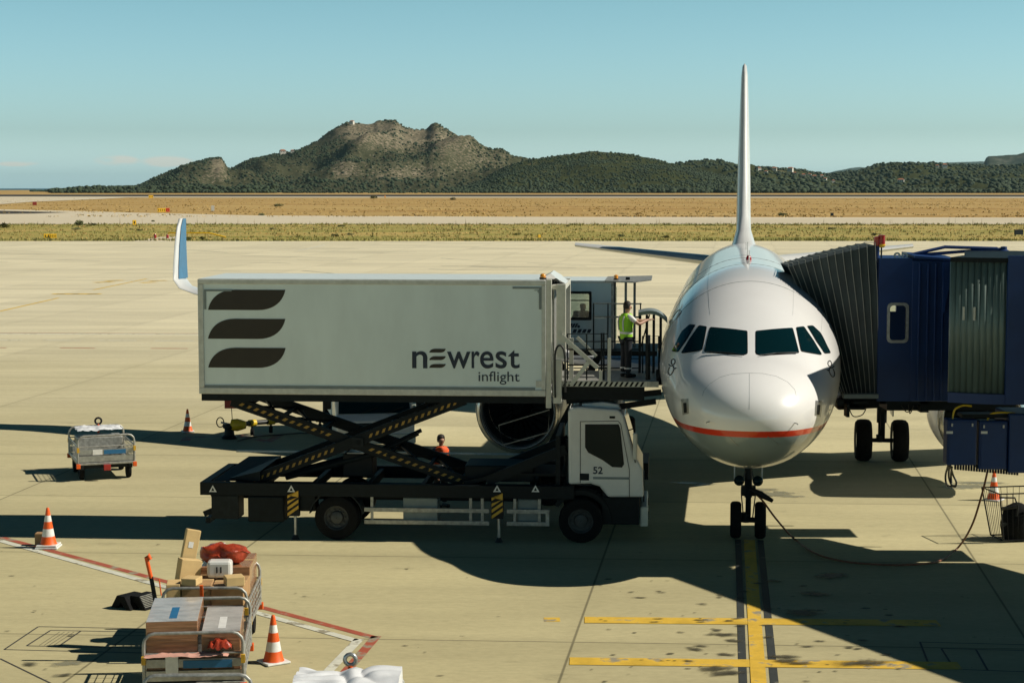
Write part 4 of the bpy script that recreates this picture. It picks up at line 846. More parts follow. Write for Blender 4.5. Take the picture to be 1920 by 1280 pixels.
# roof front fairing, lamp
mb = MB(); mb.add([(x1 - .1, .35, zt + .015), (x1 + .25, .35, zt + .02), (x1 + .45, .7, zt - .12), (x1 + .45, BW - .7, zt - .12), (x1 + .25, BW - .35, zt + .02), (x1 - .1, BW - .35, zt + .015), (x1 + .1, .6, zt + .13), (x1 + .1, BW - .6, zt + .13)], [(0, 1, 6), (1, 2, 6), (2, 3, 7, 6), (3, 4, 7), (4, 5, 7), (5, 0, 6, 7), (5, 4, 3, 2, 1, 0)]).build('roof_fairing', 'white', truck, smooth=20)
a = T(1018, 518, .3); bl_ = MB().lathe([(.07, 0), (.08, .02), (.075, .035)], (a[0], .3, zt + .015)).build('beacon_base', 'black', truck); MB().lathe([(.062, .035), (.062, .085), (.045, .11), (.01, .12)], (a[0], .3, zt + .015)).build('beacon_light', 'amber', bl_, smooth=40)
# front door frame and hydraulic pillar between body and platform
mb = MB(); xf = x1 + .03
for y in (.02, BW - .12): mb.b2((xf + .002, y, z0 - .1), (xf + .12, y + .1, zt + .02)); mb.b2((xf + .22, y + .06, 3.95), (xf + .42, y + .14, zt - .08))
mb.b2((xf + .12, .1, zt - .2), (xf + .42, BW - .1, zt - .1)).build('front_frame', 'cream', truck, bevel=.01)
MB().b2((xf + .13, .2, zb), (xf + .17, BW - .2, zt - .2)).build('front_shutter', 'galv', truck)
fr = MB(); a = T(1040, 520, .4)
for i in range(5): fr.tube(catmull([(xf + .1, .3 + i * .1, zt - .05 - i * .02), (xf + .22, .25 + i * .12, zt + .02 - .05 * i), (xf + .32, .3 + i * .1, zt - .16)]), .016, 5)
fr.build('hydraulic_pipes', 'dark', truck)
hs2 = MB(); hs2.tube(catmull([(*T(1041, 745, .0)[:1], -.02, T(1041, 745)[1]), (T(1041, 665)[0], -.05, T(1041, 665)[1]), (T(1050, 647)[0], -.05, T(1050, 647)[1]), (T(1059, 665)[0], -.05, T(1059, 665)[1]), (T(1060, 735)[0], -.02, T(1060, 735)[1])]), .022, 8).build('hydraulic_hose', 'hose', truck, smooth=60)
MB().b2((xf + .16, .02, 3.0), (xf + .34, .2, 3.95)).build('hydraulic_pillar', 'cream', truck, bevel=.01)
# scissor lift
def hazard(m_base, a, b, c, y, n, par):
    mbx = MB(); A = Vector((a[0], y, a[1])); B_ = Vector((b[0], y, b[1])); d = (B_ - A).normalized(); u = Vector((-d.z, 0, d.x)); L_ = (B_ - A).length
    for i in range(n):
        p = A + d * (L_ * (i + .5) / n); hw = L_ / n * .22; hh = .036
        mbx.add([p - d * hw - u * hh - d * .03, p + d * hw - u * hh - d * .03, p + d * hw + u * hh + d * .03, p - d * hw + u * hh + d * .03], [(0, 1, 2, 3)])
    return mbx
armA = (T(462, 905, .3), T(872, 748, .3)); armB = (T(432, 752, .3), T(893, 912, .3)); n_ = 0
for y in (.30, BW - .55):
    for (a, b), yo in ((armA, 0), (armB, .12)):
        m_ = MB().bar((a[0], y + yo, a[1]), (b[0], y + yo, b[1]), .09, .24, up=(0, 0, 1)).build('scissor_arm', 'chassis', truck, bevel=.01)
        if y < 1:
            hz = hazard(None, a, b, None, y + yo - .048, 34, m_)
            for lo, hi in ((1, 14), (19, 33)):
                hz2 = MB()
                for q in range(lo, hi): hz2.add(hz.v[q * 4:q * 4 + 4], [(0, 1, 2, 3)])
                hz2.build('hazard_marks', 'yellowdull', m_)
pc = T(672, 828, .3)
mb = MB(); mb.cyl((pc[0], .2, pc[1]), (pc[0], BW - .3, pc[1]), .07).b2((pc[0] - .12, .20, pc[1] - .1), (pc[0] + .12, .24, pc[1] + .1)).build('pivot_shaft', 'dark', truck, smooth=40)
br = MB()
def lerp(a, b, t): return (a[0] + (b[0] - a[0]) * t, a[1] + (b[1] - a[1]) * t)
for (a, b) in (armA, armB):
    for t in (.06, .2, .36, .64, .8, .94):
        p = lerp(a, b, t); MB().bar((p[0], .35, p[1]), (p[0], BW - .4, p[1]), .07, .07).build('cross_tube', 'chassis', truck)
    for t0, t1 in ((.06, .2), (.2, .36), (.64, .8), (.8, .94)):
        p = lerp(a, b, t0); q = lerp(a, b, t1); MB().bar((p[0], .35, p[1]), (q[0], BW - .4, q[1]), .05, .05).bar((q[0], .35, q[1]), (p[0], BW - .4, p[1]), .05, .05).build('cross_brace', 'chassis', truck)
a = T(540, 880, 1.2); b = T(770, 800, 1.2)
for y in (.95, 1.5): MB().cyl((a[0], y, 1.2), (pc[0] + .3, y, 1.75), .075).cyl((pc[0] + .3, y, 1.75), (b[0] + .2, y, 2.2), .045).build('lift_ram', 'dark', truck, smooth=40)
# chassis
cz1 = T(640, 905)[1]; cz0 = T(640, 929)[1]
mb = MB(); mb.b2((.02, -.12, cz0), (8.15, .03, cz1)).b2((.02, BW - .15, cz0), (8.15, BW, cz1)).b2((0.02, .03, cz0 + .04), (.2, BW - .15, cz1)).b2((7.9, .03, cz0 + .02), (8.1, BW - .15, cz1))
for x in (1.2, 2.4, 3.6, 4.8, 6.0, 7.2): mb.b2((x, .03, cz0 + .04), (x + .1, BW - .15, cz1 - .04))
mb.build('deck_frame', 'chassis', truck, bevel=.01)
MB().b2((.4, .9, .72), (9.0, 1.02, cz0 + .02)).b2((.4, 1.6, .72), (9.0, 1.72, cz0 + .02)).build('chassis_rail', 'chassis', truck)
MB().add([(.25, .1, cz1), (1.3, .1, cz1), (1.3, .1, cz1 + .22), (.55, .3, cz1 + .02), (.25, BW - .2, cz1), (1.3, BW - .2, cz1), (1.3, BW - .2, cz1 + .22), (.55, BW - .2, cz1 + .2)], [(0, 1, 2, 3), (4, 7, 6, 5), (3, 2, 6, 7), (0, 3, 7, 4), (1, 5, 6, 2)]).build('rear_ramp', 'chassis', truck)
mb = MB(); mb.b2((.3, 2.2, cz1 + .32), (7.0, 2.26, cz1 + .36)).build('deck_rail', 'steel', truck)
mb = MB()
for y in (.4, 1.9): mb.bar((.15, y, cz0), (.35, y, .42), .1, .08)
mb.b2((.08, .1, .30), (.18, 2.3, .42)).bar((.05, .1, .50), (.62, .1, .74), .06, .12).build('underrun_bumper', 'chassis', truck)
MB().lathe([(.06, 0), (.06, .02)], (.0, .12, cz0 + .1), 'x', 12).lathe([(.06, 0), (.06, .02)], (.0, .12, cz0 + .2), 'x', 12).build('tail_lamp', 'redlamp', truck)
MB().b2((.25, -.06, .42), (.85, .5, cz0 - .01)).build('tool_locker', 'dark', truck, bevel=.02); MB().b2((1.05, -.05, .36), (1.85, .55, cz0 - .02)).build('battery_locker', 'chassis', truck, bevel=.04)
for px in (549, 932):
    p = T(px, 950, -.16); lg = MB().b2((p[0] - .13, -.14, .52), (p[0] + .13, .02, cz0 - .002)).build('stabiliser', 'black', truck); hz = MB()
    for k in range(4):
        zz = .50 + k * .13; hz.add([(p[0] - .12, -.144, zz + .02), (p[0] + .12, -.144, zz + .19), (p[0] + .12, -.144, min(zz + .26, cz0 - .02)), (p[0] - .12, -.144, zz + .09)], [(0, 1, 2, 3)])
    hz.build('hazard_stripes', 'yellow', lg); MB().cyl((p[0] + .03, -.05, .1), (p[0] + .03, -.05, .52), .03).build('stabiliser_ram', 'steel', lg); MB().cyl((p[0] + .03, -.05, 0), (p[0] + .03, -.05, .1), .09, .05).build('stabiliser_foot', 'dark', lg)
for px in (399, 546, 932, 1004):
    p = T(px, 916, -.126); s_ = .085
    tr_ = MB().prism([(p[0] - s_, p[1] - s_ * .8), (p[0] + s_, p[1] - s_ * .8), (p[0], p[1] + s_ * .95)], -.128, -.122).build('warning_triangle', 'reflect', truck); MB().prism([(p[0] - s_ * .4, p[1] - s_ * .5), (p[0] + s_ * .4, p[1] - s_ * .5), (p[0], p[1] + s_ * .35)], -.131, -.129).build('triangle_symbol', 'dark', tr_)
# side guards
mb = MB(); xa = T(683, 955, -.1)[0]; xb = T(917, 955, -.1)[0]; xc = T(950, 955, -.1)[0]; xd = T(1030, 955, -.1)[0]; za = T(800, 956, -.1)[1]; zc = T(800, 979, -.1)[1]
g1 = MB()
for z in (za, zc): g1.b2((xa, -.11, z - .045), (xb, -.08, z + .045)); g1.b2((xc, -.11, z - .045), (xd, -.08, z + .045))
g1.b2((xd - .08, -.108, zc), (xd - .002, -.082, za)).build('side_guard', 'galv', truck, bevel=.006)
g1 = MB()
for px in (697, 882, 904, 965, 1011): x = T(px, 950, -.1)[0]; MB().b2((x - .03, -.078, zc), (x + .03, -.05, cz0)).build('guard_bracket', 'galv', truck)
a = T(756, 936, .05); MB().b2((a[0], .02, .42), (a[0] + .75, .6, cz0 - .03)).build('air_tank_box', 'teal_trim', truck, bevel=.02); a = T(970, 936, .05); MB().b2((a[0], .02, .42), (a[0] + .5, .6, cz0 - .03)).build('fuel_tank', 'teal_trim', truck, bevel=.04)
MB().b2((T(560, 930, 0)[0], .05, .6), (T(590, 930)[0], .5, cz0)).build('hydraulic_tank', 'dark', truck)
# wheels (near and far side)
def truck_wheel(x, y, r, sgn, dual=False):
    t_ = MB(); w_ = .30
    for k in range(2 if dual else 1):
        yy = y + sgn * -.34 * k; t_.lathe([(r * .55, -w_ / 2 * .9), (r * .85, -w_ / 2), (r * .97, -w_ * .42), (r, -w_ * .3), (r, w_ * .3), (r * .97, w_ * .42), (r * .85, w_ / 2), (r * .55, w_ / 2 * .9)], (x, yy, r), 'y', 36, cap=False)
    wo_ = t_.build('wheel', 'rubber', truck, smooth=40); rm = MB(); s_ = sgn
    rm.lathe([(r * .56, s_ * .14), (r * .52, s_ * .12), (r * .48, s_ * .04), (r * .30, s_ * .02), (r * .27, s_ * .09), (r * .12, s_ * .12), (.01, s_ * .12)], (x, y, r), 'y', 28, cap=False)
    for k in range(10): a_ = k * .628; rm.cyl((x + math.cos(a_) * r * .37, y + s_ * .02, r + math.sin(a_) * r * .37), (x + math.cos(a_) * r * .37, y + s_ * .075, r + math.sin(a_) * r * .37), .018, n=6)
    rm.build('rim', 'rimdark', wo_, smooth=40); return wo_
xr = T(631, 974, -.05)[0]; xw = T(1089, 982, -.05)[0]
truck_wheel(xr, .06, .48, -1, True); truck_wheel(xr, BW - .1, .48, 1, True); truck_wheel(xw, .08, .48, -1); truck_wheel(xw, BW - .15, .48, 1)
MB().cyl((xr, .2, .48), (xr, BW - .2, .48), .08).cyl((xw, .2, .48), (xw, BW - .2, .48), .06).build('axle', 'dark', truck)
for xx in (xr,):
    o_ = arc((xx, .48), .60, R(10), R(170), 14); i_ = arc((xx, .48), .575, R(10), R(170), 14); mb = MB()
    for y0_, y1_ in ((-.1, .3),):
        n = 15; vs = [(x, y0_, z) for x, z in o_] + [(x, y0_, z) for x, z in i_] + [(x, y1_, z) for x, z in o_] + [(x, y1_, z) for x, z in i_]
        fs = [];
        for i in range(14): fs += [(i, i + 1, n + i + 1, n + i), (2*n+i, 3*n+i, 3*n+i+1, 2*n+i+1), (i, 2*n+i, 2*n+i+1, i+1), (n+i, n+i+1, 3*n+i+1, 3*n+i)]
        mb.add(vs, fs)
    mb.build('mudguard', 'dark', truck)
# cab
cx = lambda px, py=850: T(px, py, .0)
cabp = [cx(1066, 908), cx(1065, 772), cx(1069, 765), cx(1085, 762), cx(1160, 768), cx(1170, 778), cx(1189, 850), cx(1205, 880), cx(1207, 932), cx(1140, 932), cx(1124, 912), cx(1108, 907)]
cab = MB().prism(cabp, .0, 2.35).build('cab', 'white', truck, bevel=.05)
MB().prism([cx(1090, 759), cx(1130, 756), cx(1158, 760), cx(1165, 770), cx(1090, 765)], .25, 2.1).build('roof_deflector', 'white', truck, bevel=.03)
wp = [cx(1097, 795), cx(1160, 795), cx(1163, 803), cx(1170, 870), cx(1166, 876), cx(1148, 875), cx(1130, 862), cx(1103, 848), cx(1097, 838)]
wf = MB().prism(wp, -.012, .004).build('side_window', 'black', truck); c_ = (sum(p[0] for p in wp) / len(wp), sum(p[1] for p in wp) / len(wp)); MB().prism([(c_[0] + (p[0] - c_[0]) * .93, c_[1] + (p[1] - c_[1]) * .93) for p in wp], -.018, -.008).build('pane', 'glass', wf)
mb = MB(); dp = [cx(1088, 905), cx(1088, 790), cx(1159, 789), cx(1164, 795), cx(1180, 880), cx(1180, 931)]
for a, b in zip(dp, dp[1:]): mb.bar((a[0], -.002, a[1]), (b[0], -.002, b[1]), .012, .012, up=(0, 1, 0))
mb.build('door_seam', 'dark', truck)
a = cx(1112, 896); b = cx(1180, 896); MB().b2((a[0], -.008, a[1] - .02), (b[0], .003, a[1] + .03)).build('door_strip', 'teal_trim', truck)
a = cx(1087, 900); MB().b2((a[0], -.01, a[1]), (a[0] + .20, .003, a[1] + .15)).build('door_handle', 'chassis', truck, bevel=.03)
a = cx(1148, 782); MB().b2((a[0] - .06, -.012, a[1] - .025), (a[0] + .06, .003, a[1] + .025)).build('side_lamp', 'chassis', truck, bevel=.01)
fit_text('52', 1112, 1130, 887.5, 13.5, 'logo_navy', 'number', y=-.006, off=.02)
fit_text('MIDLUM', 1068, 1084, 888, 3.6, 'teal_trim', 'small_lettering', y=-.004) if False else None
# windscreen on the sloping front
a = cabp[5]; b = cabp[6]; MB().add([(a[0] + .02, .18, a[1] - .05), (b[0] + .02, .12, b[1]), (b[0] + .02, 2.23, b[1]), (a[0] + .02, 2.17, a[1] - .05), (a[0] - .03, .18, a[1] - .05), (b[0] - .03, .12, b[1]), (b[0] - .03, 2.23, b[1]), (a[0] - .03, 2.17, a[1] - .05)], [(0, 1, 2, 3), (4, 7, 6, 5), (0, 4, 5, 1), (1, 5, 6, 2), (2, 6, 7, 3), (3, 7, 4, 0)]).build('windscreen', 'glass', truck)
xq = cabp[7][0]; MB().b2((xq - .05, .1, .35), (xq + .12, 2.25, .78)).build('bumper', 'cream', truck, bevel=.03); MB().b2((xq + .012, .5, .82), (xq + .04, 1.85, 1.3)).build('grille', 'dark', truck)
MB().b2((xq + .1, .15, .5), (xq + .14, .45, .68)).build('headlight', 'glass', truck); MB().b2((xq + .1, 1.9, .5), (xq + .14, 2.2, .68)).build('headlight', 'glass', truck)
MB().b2((T(1128, 940)[0], .02, .4), (xq - .06, 2.33, cabp[8][1] - .01)).build('lower_skirt', 'chassis', truck, bevel=.02)
o_ = arc((xw, .48), .66, R(-5), R(150), 14) ; MB().prism([(x, z) for x, z in o_] + [(x, z) for x, z in arc((xw, .48), .56, R(150), R(-5), 14)], -.02, .4).build('wheel_arch', 'chassis', truck)
for y_ in (-.28, 2.5):
    mr_ = MB(); a = T(1187, 812, y_); b = T(1196, 862, y_); mr_.b2((a[0], y_, b[1]), (a[0] + .09, y_ + .22, a[1])).build('mirror', 'cream', truck, bevel=.03); yy = y_ + .11; MB().tube([(a[0] + .04, yy, a[1]), (a[0] + .02, yy + (.2 if y_ < 0 else -.2), a[1] + .06), (a[0] - .1, .05 if y_ < 0 else 2.3, a[1] + .02)], .014, 6).tube([(a[0] + .04, yy, b[1]), (a[0] + .05, .02 if y_ < 0 else 2.33, b[1] - .1)], .014, 6).build('mirror_arm', 'dark', truck)
MB().cyl((8.0, .3, 1.0), (8.0, .3, 2.2), .06).build('exhaust_pipe', 'dark', truck, smooth=40)
# ladder rail and the sloping platform support behind the cab
a = T(935, 797, .2); b = T(1030, 768, .2); c = T(1028, 810, .2); d = T(943, 834, .2)
MB().tube([(p[0], .2, p[1]) for p in (a, b, c, d)], .014, 6, closed=True).build('guard_rail', 'galv', truck)
a = T(915, 897, .5); b = T(1062, 838, .5); mb = MB()
for y in (.2, 1.7): mb.bar((a[0], y, a[1]), (b[0], y, b[1]), .12, .22); mb.bar((a[0] - .5, y, cz1), (a[0] + .15, y, a[1] + .1), .08, .08)
mb.b2((a[0] + .3, .3, a[1] + .1), (b[0], 1.6, a[1] + .16)).build('platform_support', 'chassis', truck)
MB().b2((a[0] - .5, .4, cz1), (a[0] + 1.0, 1.5, cz1 + .35)).build('pump_housing', 'chassis', truck, bevel=.03)
MB().b2((T(1050, 900)[0] - .1, .1, cz0), (T(1050, 900)[0], BW - .3, 2.3)).build('cab_bulkhead', 'chassis', truck)
# centre equipment under the lift with a bright folded sheet
a = T(645, 880, 1.0); mb = MB(); mb.b2((a[0], .9, cz1), (a[0] + .65, 1.6, cz1 + .5)).build('control_box', 'black', truck, bevel=.02)
MB().b2((a[0] + .08, .93, cz1 + .505), (a[0] + .5, 1.4, cz1 + .52)).build('box_lid', 'white', truck)
# front platform
pf = .0; xp0 = xf + .15; xp1 = T(1235, 712, .3)[0]; zp = T(1170, 713, .3)[1]
plat = MB().b2((xp0, .1, zp - .12), (xp1, 2.35, zp)).build('platform', 'galv', truck)
mb = MB(); nst = 16
for i in range(nst):
    xx = xp0 + .2 + i * (xp1 - xp0 - .5) / nst; mb.add([(xx, .096, zp - .11), (xx + .05, .096, zp - .11), (xx + .11, .096, zp - .01), (xx + .06, .096, zp - .01)], [(0, 1, 2, 3)])
mb.build('edge_stripes', 'black', plat); MB().b2((xp0 + .17, .0975, zp - .115), (xp1 - .25, .0995, zp - .005)).build('edge_plate', 'cream', plat)
MB().b2((xp0 + .1, .25, zp - .42), (xp1 - .3, .4, zp - .125)).b2((xp0 + .1, 2.0, zp - .42), (xp1 - .3, 2.15, zp - .125)).b2((xp0 + .1, .4, zp - .32), (xp0 + .4, 2.0, zp - .2)).build('platform_beam', 'chassis', truck)
for (pa, pb) in (((1062, 752), (1240, 735)), ((1075, 775), (1230, 752))): a = T(*pa, .6); b = T(*pb, .6); MB().bar((a[0], .6, a[1]), (b[0], .6, b[1]), .09, .12).build('support_strut', 'chassis', truck)
def rail(pts, r=.018, m='dark', nm='handrail'): return MB().tube([(T(px, py, y)[0], y, T(px, py, y)[1]) for px, py, y in pts], r, 6).build(nm, m, truck)
rail([(1064, 712, .12), (1064, 626, .12), (1140, 626, .12), (1140, 712, .12)]); rail([(1064, 655, .12), (1140, 655, .12)]); rail([(1064, 684, .12), (1140, 684, .12)]); rail([(1100, 712, .12), (1100, 626, .12)])
mb = MB()
for (pa, pb) in (((1051, 628), (1121, 690)), ((1106, 676), (1070, 722))): a = T(*pa, .05); b = T(*pb, .05); mb.bar((a[0], .05, a[1]), (b[0], .05, b[1]), .03, .09)
a = T(1082, 632, .3); b = T(1118, 668, .3); mb.bar((a[0], .3, a[1]), (b[0], .3, b[1]), .03, .07)
mb.build('folding_brace', 'cream', truck)
for px, y, w_ in ((1126, .06, .07), (1142, .1, .07), (1071, .3, .09)): a = T(px, 728, y); b = T(px, 634 if px != 1126 else 695, y); MB().b2((a[0] - w_ / 2, y, zp + .001), (a[0] + w_ / 2, y + .06, b[1])).build('gate_post', 'cream', truck)
rail([(1132, 712, .15), (1132, 624, .15), (1128, 624, .15), (1128, 712, .15)], .022)
for py in (640, 655, 672, 690): rail([(1064, py, 2.2), (1200, py, 2.2)], .014)
rail([(1215, 712, .2), (1215, 628, .2)], .06, 'chassis', 'gate_panel_post'); rail([(1205, 712, 1.9), (1205, 630, 1.9), (1235, 630, 1.9), (1235, 712, 1.9)], .02)
MB().b2((xp1 - .05, .3, zp - .1), (xp1 + .12, 2.2, zp + .06)).build('rubber_bumper', 'rubber', truck, bevel=.03)
# curved hood over the far side of the platform
ho = MB(); n = 10; pts = []
for i in range(n + 1):
    t = i / n; px = 1197 + 54 * t; py = 583 - 7 * math.sin(t * math.pi * .6) + 20 * t ** 3; pts.append(T(px, py, 2.0))
vs = []; 
for (x, z) in pts: vs += [(x, 1.5, z), (x, 2.4, z), (x, 1.5, z - .08), (x, 2.4, z - .08)]
fs = []
for i in range(n): q = 4 * i; fs += [(q, q + 4, q + 5, q + 1), (q + 2, q + 3, q + 7, q + 6), (q, q + 2, q + 6, q + 4), (q + 1, q + 5, q + 7, q + 3)]
ho.add(vs, fs).build('curved_hood', 'teal_trim', truck, smooth=30)
for px in (1200, 1213, 1226, 1239): a = T(px, 590, 1.9); b = T(px, 712, 1.9); MB().b2((a[0] - .03, 1.88, zp + .001), (a[0] + .03, 1.94, a[1])).build('hood_post', 'dark', truck)
a = T(1202, 650, 1.9); b = T(1218, 590, 1.9); MB().bar((a[0], 1.95, a[1]), (b[0], 1.95, b[1]), .03, .03).build('hood_brace', 'dark', truck)

# ================================================================ SECOND HIGH LIFTER
AO = at_depth(1060, 528, 43.0); AO.z = 0; AW = R(-5)
amb = thing('cabin_lift_truck', 'white lift truck with a windowed cabin raised behind the catering truck', 'lift truck', AO, AW)
TM2 = Matrix.Translation(AO) @ Matrix.Rotation(AW, 4, 'Z'); TMI2 = TM2.inverted()
def A(px, py, yl=0.0):
    o = TMI2 @ Vector((0, 0, H)); d = TMI2.to_3x3() @ ray(px, py); t = (yl - o.y) / d.y; p = o + d * t; return (p.x, p.z)
ax0 = -0.6; ax1, azt = A(1146, 531); azb = A(1100, 655)[1]; AWD = 1.9
wa = A(1059, 549); wb = A(1106, 597)
def wall_hole(y0, y1):
    m_ = MB(); m_.b2((ax0, y0, azb), (wa[0], y1, azt)).b2((wb[0], y0, azb), (ax1, y1, azt)).b2((wa[0], y0, wa[1]), (wb[0], y1, azt)).b2((wa[0], y0, azb), (wb[0], y1, wb[1])); return m_
wall_hole(0, .06).build('near_wall', 'box_panel', amb)
def wall_hole2(y0, y1):
    m_ = MB(); l, r_ = wa[0] - .25, wb[0] + .1; m_.b2((ax0, y0, azb), (l, y1, azt)).b2((r_, y0, azb), (ax1, y1, azt)).b2((l, y0, wa[1]), (r_, y1, azt)).b2((l, y0, azb), (r_, y1, wb[1] - .3)); return m_
wall_hole2(AWD - .06, AWD).build('far_wall', 'box_panel', amb)
MB().b2((ax0 - .02, -.02, azt + .002), (ax1 + .02, AWD + .02, azt + .06)).build('roof', 'white', amb); MB().b2((ax0, .06, azb), (ax1, AWD - .06, azb + .05)).build('floor', 'dark', amb); MB().b2((ax0, .06, azb + .05), (ax0 + .05, AWD - .06, azt)).build('end_wall', 'box_panel', amb)
mb = MB(); ringplate(mb, rrect(wa[0] - .04, wb[1] - .04, wb[0] + .04, wa[1] + .04, .03), rrect(wa[0] + .02, wb[1] + .02, wb[0] - .02, wa[1] - .02, .03), -.02, .0); wfr = mb.build('window_frame', 'black', amb)
MB().b2((wa[0] + .02, -.012, wa[1] - .19), (wb[0] - .02, -.004, wa[1] - .165)).build('window_bar', 'black', wfr)
MB().b2((wa[0] + .02, .02, wb[1] + .02), (wb[0] - .02, .026, wa[1] - .02)).build('pane', 'clear', amb)
MB().b2((ax1 + .002, .0, azb), (ax1 + .06, .10, azt)).b2((ax1 + .3, .6, azb), (ax1 + .36, .7, azt)).b2((ax1 + .002, AWD - .1, azb), (ax1 + .06, AWD, azt)).b2((ax1 + .5, 1.2, azb), (ax1 + .56, 1.3, azt)).build('door_frame', 'galv', amb)
MB().b2((ax1 + .08, .7, azb + .2), (ax1 + .1, 1.15, azt - .15)).build('sliding_door', 'clear', amb)
c0 = A(1134, 530, -.1); c1 = A(1188, 531, .2); c2 = A(1222, 524, .6)
MB().add([(c0[0], -.12, c0[1] + .05), (c1[0], -.12, c0[1] + .03), (c2[0], .1, c2[1] + .03), (c2[0], 2.0, c2[1] + .03), (c0[0], 2.0, c0[1] + .05), (c0[0], -.12, c0[1] + .02), (c1[0], -.12, c0[1] - .0), (c2[0], .1, c2[1]), (c2[0], 2.0, c2[1]), (c0[0], 2.0, c0[1] + .02)], [(0, 1, 2, 3, 4), (9, 8, 7, 6, 5), (0, 5, 6, 1), (1, 6, 7, 2), (2, 7, 8, 3), (3, 8, 9, 4), (4, 9, 5, 0)]).build('canopy_roof', 'galv', amb)
a = A(1155, 528, .3); bb = MB().lathe([(.06, 0), (.06, .03)], (a[0], .3, azt + .07)).build('beacon_base', 'black', amb); MB().lathe([(.05, .03), (.05, .1), (.01, .12)], (a[0], .3, azt + .07)).build('beacon_light', 'amber', bb, smooth=40)
a = A(1177, 522, .5); MB().b2((a[0] - .05, .5, azt + .06), (a[0] + .05, .6, azt + .12)).build('roof_lamp', 'dark', amb)
for px in (1113, 1140, 1170, 1201): a = A(px, 568, -.3); b = A(px, 640, -.3); MB().b2((a[0] - .015, -.3, azb), (a[0] + .015, -.27, a[1])).build('handrail_post', 'dark', amb)
a = A(1113, 569, -.3); b = A(1203, 569, -.3); c = A(1113, 594, -.3); MB().b2((a[0], -.3, a[1] - .015), (b[0], -.27, a[1] + .015)).b2((a[0], -.3, c[1] - .02), (b[0], -.27, c[1] + .02)).build('handrail', 'galv', amb)
MB().b2((a[0], -.27, azb), (A(1136, 600, -.27)[0], -.25, c[1] - .03)).build('rail_panel', 'box_panel', amb)
MB().b2((ax1 - .7, -.3, azb - .12), (ax1 + 1.1, AWD, azb - .003)).build('platform', 'dark', amb)
# blue slanted lettering on the cabin side
for i, px in enumerate((1069, 1074, 1079)): a = A(px, 614, 0); MB().add([(a[0] - .03, -.006, a[1]), (a[0] + .02, -.006, a[1]), (a[0] + .07, -.006, a[1] + .10), (a[0] + .02, -.006, a[1] + .10)], [(0, 1, 2, 3)]).build('slanted_stroke', 'logo_navy', amb)
a = A(1085, 612, 0); MB().prism([(a[0] + .035 * math.cos(i * .6283), a[1] + .035 * math.sin(i * .6283)) for i in range(10)], -.006, -.003).build('logo_dot', 'logo_navy', amb)
for i, px in enumerate((1076, 1085, 1094, 1103)): a = A(px, 624, 0); MB().add([(a[0] - .04, -.006, a[1]), (a[0] + .04, -.006, a[1]), (a[0] + .08, -.006, a[1] + .09), (a[0] + .0, -.006, a[1] + .09)], [(0, 1, 2, 3)]).build('slanted_stroke', 'logo_navy', amb)
mb = MB()
for y in (.15, AWD - .25):
    mb.bar((ax0 + .1, y, 1.15), (ax1 - .2, y, azb), .1, .16); mb.bar((ax1 - .2, y + .1, 1.15), (ax0 + .1, y + .1, azb), .1, .16)
mb.build('scissor_arm', 'chassis', amb); MB().b2((ax0 - .6, .1, .65), (ax1 + .9, AWD - .1, 1.05)).build('chassis', 'chassis', amb)
for x in (ax0 + .2, ax1):
    for y in (.12, AWD - .12): wo_ = MB().lathe([(.2, -.13), (.4, -.14), (.45, -.1), (.45, .1), (.4, .14), (.2, .13)], (x, y, .45), 'y', 28).build('wheel', 'rubber', amb, smooth=40)

# ================================================================ FUEL TRUCK behind
fo = on_ground(705, 851); ft = thing('fuel_truck', 'white fuelling truck parked under the wing seen through the lift legs', 'truck', fo, R(10))
fp = [(-1.12, 0), (1.12, 0), (1.12, 1.75), (-1.12, 1.75)]
def cab_prism():
    prof = [(0, .35), (0, .95), (.35, 1.12), (.85, 1.95), (1.1, 2.2), (1.75, 2.25), (1.75, .35)]   # (y,z)
    vs = [(-1.12, y, z) for y, z in prof] + [(1.12, y, z) for y, z in prof]; n = len(prof)
    return MB().add(vs, [tuple(range(n)), tuple(range(2 * n - 1, n - 1, -1))] + [(i, (i + 1) % n, n + (i + 1) % n, n + i) for i in range(n)])
cab_prism().build('cab', 'white', ft, bevel=.05)
MB().add([(-1.04, .33, 1.13), (1.04, .33, 1.13), (.98, .82, 1.95), (-.98, .82, 1.95), (-1.04, .4, 1.13), (1.04, .4, 1.13), (.98, .88, 1.95), (-.98, .88, 1.95)], [(0, 1, 2, 3), (4, 7, 6, 5), (0, 4, 5, 1), (1, 5, 6, 2), (2, 6, 7, 3), (3, 7, 4, 0)]).build('windscreen', 'glass', ft)
for x in (-.4, .35): MB().bar((x, .31, 1.14), (x + .5, .40, 1.30), .02, .02).build('wiper', 'black', ft)
MB().b2((-.6, -.02, .72), (.6, .005, .9)).build('grille', 'dark', ft); MB().b2((-1.14, -.1, .3), (1.14, .15, .58)).build('bumper', 'cream', ft, bevel=.03)
for x in (-.95, .95): MB().b2((x - .15, -.03, .68), (x + .15, .0, .84)).build('headlight', 'reflect', ft)
for x in (-1.35, 1.35): MB().b2((x - .12, .5, 1.25), (x + .12, .6, 1.7)).build('mirror', 'black', ft, bevel=.03)
MB().b2((1.118, .9, 1.25), (1.13, 1.6, 1.95)).build('side_window', 'glass', ft)
MB().b2((-1.15, 1.9, .9), (1.15, 6.4, 1.9)).build('equipment_body', 'box_panel', ft, bevel=.04)
MB().b2((1.13, 2.3, .6), (1.16, 5.9, .88)).build('side_skirt', 'teal_trim', ft)
tt = text('IVECO', .30, 'black', 'lettering', ft, (1.153, 2.6, 1.35), rot=(math.pi / 2, 0, math.pi / 2), off=.008); MB().b2((1.15, 2.5, 1.27), (1.156, 3.3, 1.30)).build('red_stroke', 'redlamp', ft)
MB().b2((-1.0, 1.7, .7), (1.0, 6.5, .9)).build('chassis', 'chassis', ft)
